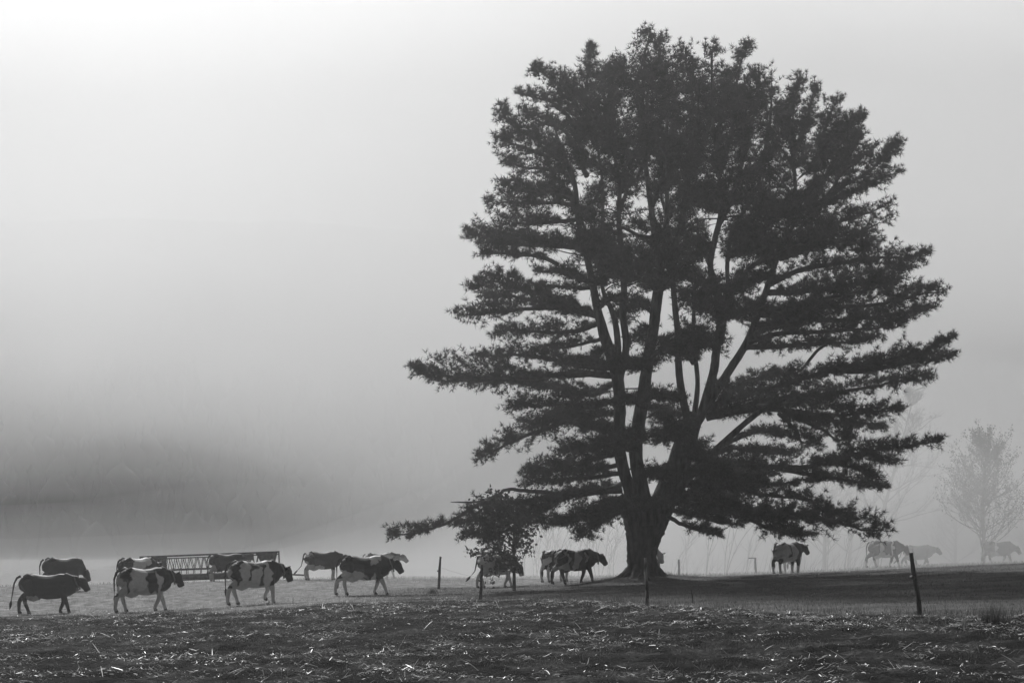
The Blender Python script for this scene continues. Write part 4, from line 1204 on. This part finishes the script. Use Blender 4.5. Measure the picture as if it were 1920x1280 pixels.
# little leafy tree under the left bough
sx, sy = P(964, 0, 57)[0], 57.0
sap = set_tree('sapling', sx, sy, 'little broadleaved tree with loose dark leaves under the lowest left bough', 'tree')
mb = MB(); tips = []
tr = smooth_path(np.array([(0, 0, -.2), (.0, 0, .9), (-.02, .03, 1.8), (.02, 0, 2.7), (-.05, 0, 3.5)]), 4)
mb.tube(tr, np.linspace(.075, .02, len(tr)), n=8)
for k in range(46):
    z = rng.uniform(.65, 3.4); i = np.argmin(abs(tr[:, 2] - z))
    az = rng.normal(math.pi, 1.25)
    d = np.array([math.cos(az), math.sin(az) * .7, rng.uniform(.0, .7)]); d /= np.linalg.norm(d)
    L = (1.75 if math.cos(az) < 0 else .85) * (1.0 - abs(z - 2.1) / 2.3)
    branch(mb, tr[i], d, L, .022, 1, tips, up=.05, spread=.5, kids=3)
mb.build('trunk', M_TWIG, sap)
V, Q = leaves(tips, 7, .18, .09)
f = mesh_np('foliage', V, Q, M_LEAF, sap); f['kind'] = 'stuff'

# leafing tree at the right
tx2, ty2 = P(1843, 0, 97)[0], 97.0
lt = set_tree('leafing_tree', tx2, ty2, 'small upright tree in young leaf beyond the plain black cow', 'tree')
mb = MB(); tips = []
H = 8.6
tr = smooth_path(np.array([(0, 0, -.3), (.05, 0, 2), (0, .1, 4.5), (.1, 0, 6.5), (-.2, 0, H)]), 5)
mb.tube(tr, np.linspace(.16, .02, len(tr)), n=8)
for k in range(95):
    z = rng.uniform(.9, H - .3); i = np.argmin(abs(tr[:, 2] - z)); az = rng.uniform(0, 2 * np.pi)
    d = np.array([math.cos(az), math.sin(az), rng.uniform(.25, .8) + (.7 if z > 5 else 0)]); d /= np.linalg.norm(d)
    L = 3.3 * (1 - .70 * max(0, z - 2.0) / (H - 2.0)) * rng.uniform(.6, 1.1)
    branch(mb, tr[i], d, L, .035, 2, tips, n=4, up=.25, spread=.4, kids=3)
mb.build('trunk', M_FARBARK, lt)
V, Q = leaves(tips, 5, .12, .10)
f = mesh_np('foliage', V, Q, M_FARLEAF, lt); f['kind'] = 'stuff'

# taller bare trees fading in the fog behind it
for (px, d, H, lean, lab) in [
        (1640, 128, 17.5, .30, 'tall bare tree leaning over the banded cow, faint in the fog'),
        (1590, 135, 13.5, .16, 'faint bare tree with a short trunk behind the lowest right bough'),
        (1545, 125, 11.0, .05, 'slim faint bare tree between the pale roan cow and the banded cow'),
        (1945, 150, 9.0, -.05, 'faint round headed tree behind the cow with one girth band'),
        (1790, 150, 10.0, .05, 'very faint bushy tree between the plain black cow and the leafing tree')]:
    x = P(px, 0, d)[0]
    t = set_tree('bare_tree', x, d, lab, 'tree')
    mb = MB(); tips = []
    tr = smooth_path(np.array([(0, 0, -.5), (lean * .1 * H, 0, H * .3), (lean * .35 * H, 0, H * .6), (lean * .7 * H, 0, H)]), 5)
    mb.tube(tr, np.linspace(.24, .03, len(tr)), n=7)
    for k in range(34):
        z = rng.uniform(.22, .97) * H; i = np.argmin(abs(tr[:, 2] - z)); az = rng.uniform(0, 2 * np.pi)
        dd = np.array([math.cos(az) + lean * 1.5, math.sin(az), rng.uniform(.4, 1.0)]); dd /= np.linalg.norm(dd)
        branch(mb, tr[i], dd, H * .33 * (1.15 - z / H), .06, 2, tips, n=4, up=.22, spread=.42, kids=4)
    mb.build('trunk', M_FARBARK, t)
    V, Q = leaves(tips, 3, .13, .14)
    f = mesh_np('foliage', V, Q, M_FARLEAF, t); f['kind'] = 'stuff'

# slender bare saplings along the far edge of the field
k = 0
for px in [955, 972, 984, 1000, 1012, 1030, 1043, 1058, 1071, 1084, 1094, 1108, 1121, 1137, 1150, 1258, 1284, 1322, 1356, 1392, 1440, 1547, 1580, 1612, 1648]:
    d = rng.uniform(104, 124); x = P(px, 0, d)[0]
    z0 = float(ground_at(x, d)[0])
    t = set_tree('bare_sapling', x, d, 'slender leafless sapling behind the cattle left of the pine trunk' if px < 1200 else ('slender leaning sapling in the brush between the pine trunk and the pale roan cow' if px < 1460 else 'pale slender sapling behind the cow with two thin white bands'), 'sapling', 'bare saplings along the far field edge')
    mb = MB(); lean = rng.normal(.05, .12) + (.22 if px > 1200 else 0); H = rng.uniform(4.2, 7.0)
    for fk in range(int(rng.integers(2, 4))):
        b = lean + rng.normal(0, .16)
        q = smooth_path(np.array([(fk * .05, 0, -.3), (b * .2 * H + rng.normal(0, .12), 0, H * .33), (b * .5 * H + rng.normal(0, .15), rng.normal(0, .2), H * .66), (b * H + rng.normal(0, .2), rng.normal(0, .4), H * rng.uniform(.8, 1))]), 4)
        mb.tube(q, np.linspace(.045, .012, len(q)), n=5, cap=False)
        for e in range(8):
            i = int(rng.integers(4, len(q) - 1)); dd = np.array([rng.normal(b, .35), rng.normal(0, .3), 1.0]); dd /= np.linalg.norm(dd)
            mb.tube([q[i], q[i] + dd * .6 + (rng.normal(0, .08), 0, 0), q[i] + dd * 1.3], [.02, .014, .006], n=4, cap=False)
    mb.build('stem', M_FARBARK, t)
# thicket of thin leaning canes
mb = MB()
for i in range(240):
    px = rng.uniform(1255, 1640); d = rng.uniform(106, 126); x = P(px, 0, d)[0]; z = float(ground_z(x, d)[0])
    h = rng.uniform(.5, 2.6); le = rng.normal(.3, .25)
    mb.tube([(x, d, z - .1), (x + le * .4 * h, d, z + h * .5), (x + le * h * 1.1, d + rng.normal(0, .2), z + h)], [.011, .009, .004], n=4, cap=False)
tag(mb.build('brush_thicket', M_FARBARK), 'thin leaning brush stems fringing the far field edge', 'brush', kind='stuff')
# low weeds along the far edge

# ------------------------------------------------------------------ corn residue, weeds and grass
def scatter(n, d0, d1, margin=1.06):
    """uniform over the ground inside a wedge a little wider than the view"""
    d = np.sqrt(rng.uniform(d0 ** 2, d1 ** 2, n)); x = rng.uniform(-1, 1, n) * (.36 * margin * d + 4.0)
    return x, d


def strips(x, y, z, L, w, az, tilt, curl, tw):
    """bent flat strips of three segments"""
    n = len(x); t = np.linspace(0, 1, 4)
    dx = np.cos(az); dy = np.sin(az)
    P_ = np.zeros((n, 4, 3))
    s = (t[None, :] - .25) * L[:, None]
    P_[:, :, 0] = x[:, None] + dx[:, None] * s; P_[:, :, 1] = y[:, None] + dy[:, None] * s
    P_[:, :, 2] = z[:, None] + np.sin(tilt)[:, None] * t[None, :] * L[:, None] + curl[:, None] * (t * (1 - t))[None, :] * 4 * L[:, None]
    sv = np.stack([-dy * np.cos(tw), dx * np.cos(tw), np.sin(tw)], 1)
    ww = (w[:, None] * np.array([.8, 1.0, .9, .35])[None, :])[:, :, None] * sv[:, None, :]
    V = np.stack([P_ - ww, P_ + ww], 2).reshape(n, 8, 3)
    b = np.arange(n)[:, None] * 8
    Q = np.concatenate([b + np.array([[2 * k, 2 * k + 1, 2 * k + 3, 2 * k + 2]]) for k in range(3)], 0)
    return V.reshape(-1, 3), Q


x, y = scatter(290000, 12.5, 52)
lm = lawn_mask(x, y)
dens = fbm(x * .9, y * 1.1, 4, 51)
edge = np.exp(-((np.interp(x, EX, EY) - y - 2.2) / 2.6) ** 2) * np.clip((x + 2) / 6, 0, 1)      # windrow of trash along the lawn edge
pr = np.clip((dens - .50) * 4.5, 0.02, .7) + edge * .6
ok = (rng.uniform(0, 1, len(x)) < pr) & (rng.uniform(0, 1, len(x)) > lm)
x, y = x[ok], y[ok]; n = len(x)
z = ground_at(x, y) + .012
L = rng.gamma(1.3, .024, n) + .016; L = np.where(rng.uniform(0, 1, n) < .06, L * 2.6, L); w = rng.uniform(.002, .0065, n); az = rng.uniform(-math.pi, math.pi, n)
V, Q = strips(x, y, z, L, w, az, np.clip(np.abs(rng.normal(.1, .32, n)), 0, .6), rng.normal(.02, .03, n), rng.normal(0, .8, n))
st = mesh_np('corn_residue', V, Q, M_STRAW)
tag(st, 'scattered pale broken corn stalks and husks on the dark soil', 'stubble', kind='stuff')


def blades(x, y, z, h, w, lean):
    n = len(x); az = rng.uniform(0, 2 * np.pi, n); a2 = rng.uniform(0, 2 * np.pi, n)
    bx = np.cos(az) * w; by = np.sin(az) * w
    lx_ = np.cos(a2) * lean * h; ly = np.sin(a2) * lean * h
    V = np.stack([np.stack([x - bx, y - by, z - .01], 1), np.stack([x + bx, y + by, z - .01], 1), np.stack([x + lx_, y + ly, z + h], 1)], 1)
    return V.reshape(-1, 3), np.arange(n * 3).reshape(-1, 3)


x, y = scatter(500000, 12.5, 56)
lm = lawn_mask(x, y)
pr = np.clip((fbm(x * .7, y * .9, 4, 71) - .49) * 4.0, 0.0, 1)
ok = (rng.uniform(0, 1, len(x)) < pr * (1 - lm) * .42)
x, y = x[ok], y[ok]; n = len(x)
V, Q = blades(x, y, ground_at(x, y), rng.uniform(.03, .10, n), rng.uniform(.003, .007, n), rng.uniform(.2, 1.3, n))
tag(mesh_np('field_weeds', V, Q, M_GRASS), 'low weeds and grass sprouting through the stubble', 'weeds', kind='stuff')

# rough pasture grass beyond the stubble, and the ragged lawn edge
x, y = scatter(420000, 40, 90)
lm = lawn_mask(x, y)
past = pasture_mask(x, y) * lm
ok = rng.uniform(0, 1, len(x)) < past * np.clip((fbm(x * .5, y * .4, 4, 81) - .36) * 3, .05, 1) * .22
x, y = x[ok], y[ok]; n = len(x)
V, Q = blades(x, y, ground_at(x, y), rng.uniform(.05, .20, n), rng.uniform(.005, .011, n), rng.uniform(.2, 1.0, n))
tag(mesh_np('pasture_grass', V, Q, M_PASTURE), 'rough pale pasture grass under the walking cattle', 'grass', kind='stuff')

x, y = scatter(300000, 22, 62)
lm = lawn_mask(x, y)
e = y - np.interp(x, EX, EY)
pr = np.where(x > -2, np.exp(-((e - .9) / .9) ** 2) * np.clip((fbm(x * .8, y * .8, 3, 91) - .40) * 4, 0, 1), 0)
pr = pr + np.exp(-(((x - TX) / 1.7) ** 2 + ((y - TY) / 1.6) ** 2)) * .8
ok = rng.uniform(0, 1, len(x)) < pr
x, y = x[ok], y[ok]; n = len(x)
V, Q = blades(x, y, ground_at(x, y) + MOUND(x, y), rng.uniform(.06, .22, n), rng.uniform(.004, .009, n), rng.uniform(.1, .7, n))
tag(mesh_np('edge_grass', V, Q, M_DKGRASS), 'ragged dark grass along the lawn edge and round the pine roots', 'grass', kind='stuff')

# mown lawn
x, y = scatter(160000, 24, 62)
lm = lawn_mask(x, y)
ok = rng.uniform(0, 1, len(x)) < lm * (1 - pasture_mask(x, y))
x, y = x[ok], y[ok]; n = len(x)
V, Q = blades(x, y, ground_at(x, y) + MOUND(x, y), rng.uniform(.03, .07, n), rng.uniform(.004, .009, n), rng.uniform(.2, 1.0, n))
tag(mesh_np('lawn_grass', V, Q, M_GRASS), 'short mown grass of the lawn under the pine', 'grass', kind='stuff')

# single grass clumps
for (px, py, h, nb, lab) in [(1865, 1166, .34, 260, 'dark grass clump standing alone on the lawn edge beyond the black leaning post'),
                             (812, 1112, .30, 200, 'low weed clump at the foot of the straight fence post'),
                             (1000, 1128, .16, 120, 'flat weed clump where the lawn meets the stubble'),
                             (320, 1152, .16, 120, 'small dark clod of weeds under the cow with broad white loin')]:
    d = ray_ground(px, py); x0 = (px - 960) / F * d
    g = float(ground_at(x0, d)[0])
    bx = np.clip(rng.normal(0, .12, nb), -.2, .2); by = np.clip(rng.normal(0, .12, nb), -.2, .2)
    V, Q = blades(bx, by, np.zeros(nb), rng.uniform(.35, 1, nb) * h, rng.uniform(.005, .010, nb), rng.uniform(.05, .7, nb))
    o = mesh_np('grass_clump', V, Q, M_DKGRASS); o.location = (x0, d, g - .01)
    tag(o, lab, 'grass clump')

# standing broken corn stalks
SP = [(1387, 1163, 1377, 1133, 'pale snapped corn stalk standing left of the trash heap at the lawn edge'),
      (1712, 1178, 1697, 1155, 'leaning corn stalk just in front of the black leaning post'),
      (1777, 1175, 1760, 1149, 'tall pale corn stalk leaning away from the black leaning post'),
      (1807, 1180, 1813, 1143, 'upright corn stalk beside the dark grass clump'),
      (1622, 1174, 1634, 1157, 'short bent corn stalk in the heaped residue'),
      (1648, 1171, 1658, 1155, 'short corn stalk leaning towards the black leaning post'),
      (1741, 1168, 1741, 1152, 'thin straight corn stalk close to the black leaning post'),
      (1360, 1165, 1409, 1160, 'long corn stalk lying along the lawn edge'),
      (1535, 1165, 1529, 1155, 'stubby corn stalk stump on the lawn edge'),
      (822, 1119, 815, 1104, 'pale dry stem by the weed clump at the straight fence post'),
      (840, 1113, 835, 1105, 'small pale dry stem right of the weed clump'),
      (118, 1192, 150, 1185, 'long white corn stalk lying below the plain brown cow')]
for (bx, by, ux, uy, lab) in SP:
    d = ray_ground(bx, by); x0 = (bx - 960) / F * d; g = float(ground_at(x0, d)[0])
    t = P(ux, uy, d) - np.array([x0, d, g])
    t[1] += rng.normal(0, .05)
    mb = MB(); q = smooth_path(np.array([(0, 0, -.04), t * .5 + rng.normal(0, .012, 3), t]), 4)
    mb.tube(q, np.linspace(.012, .007, len(q)), n=6)
    if abs(t[2]) > .15:
        m_ = t * .55
        s_ = smooth_path(np.array([m_, m_ + (.05, -.02, .05), m_ + (.12, -.03, -.02)]), 3)
        V = np.concatenate([s_ - (0, .012, 0), s_ + (0, .012, 0)]); k_ = len(s_)
        mb.add(V, [[i, i + 1, i + 1 + k_, i + k_] for i in range(k_ - 1)])
    o = mb.build('corn_stalk', M_STRAW); o.location = (x0, d, g)
    tag(o, lab, 'corn stalk', 'standing corn stalks')
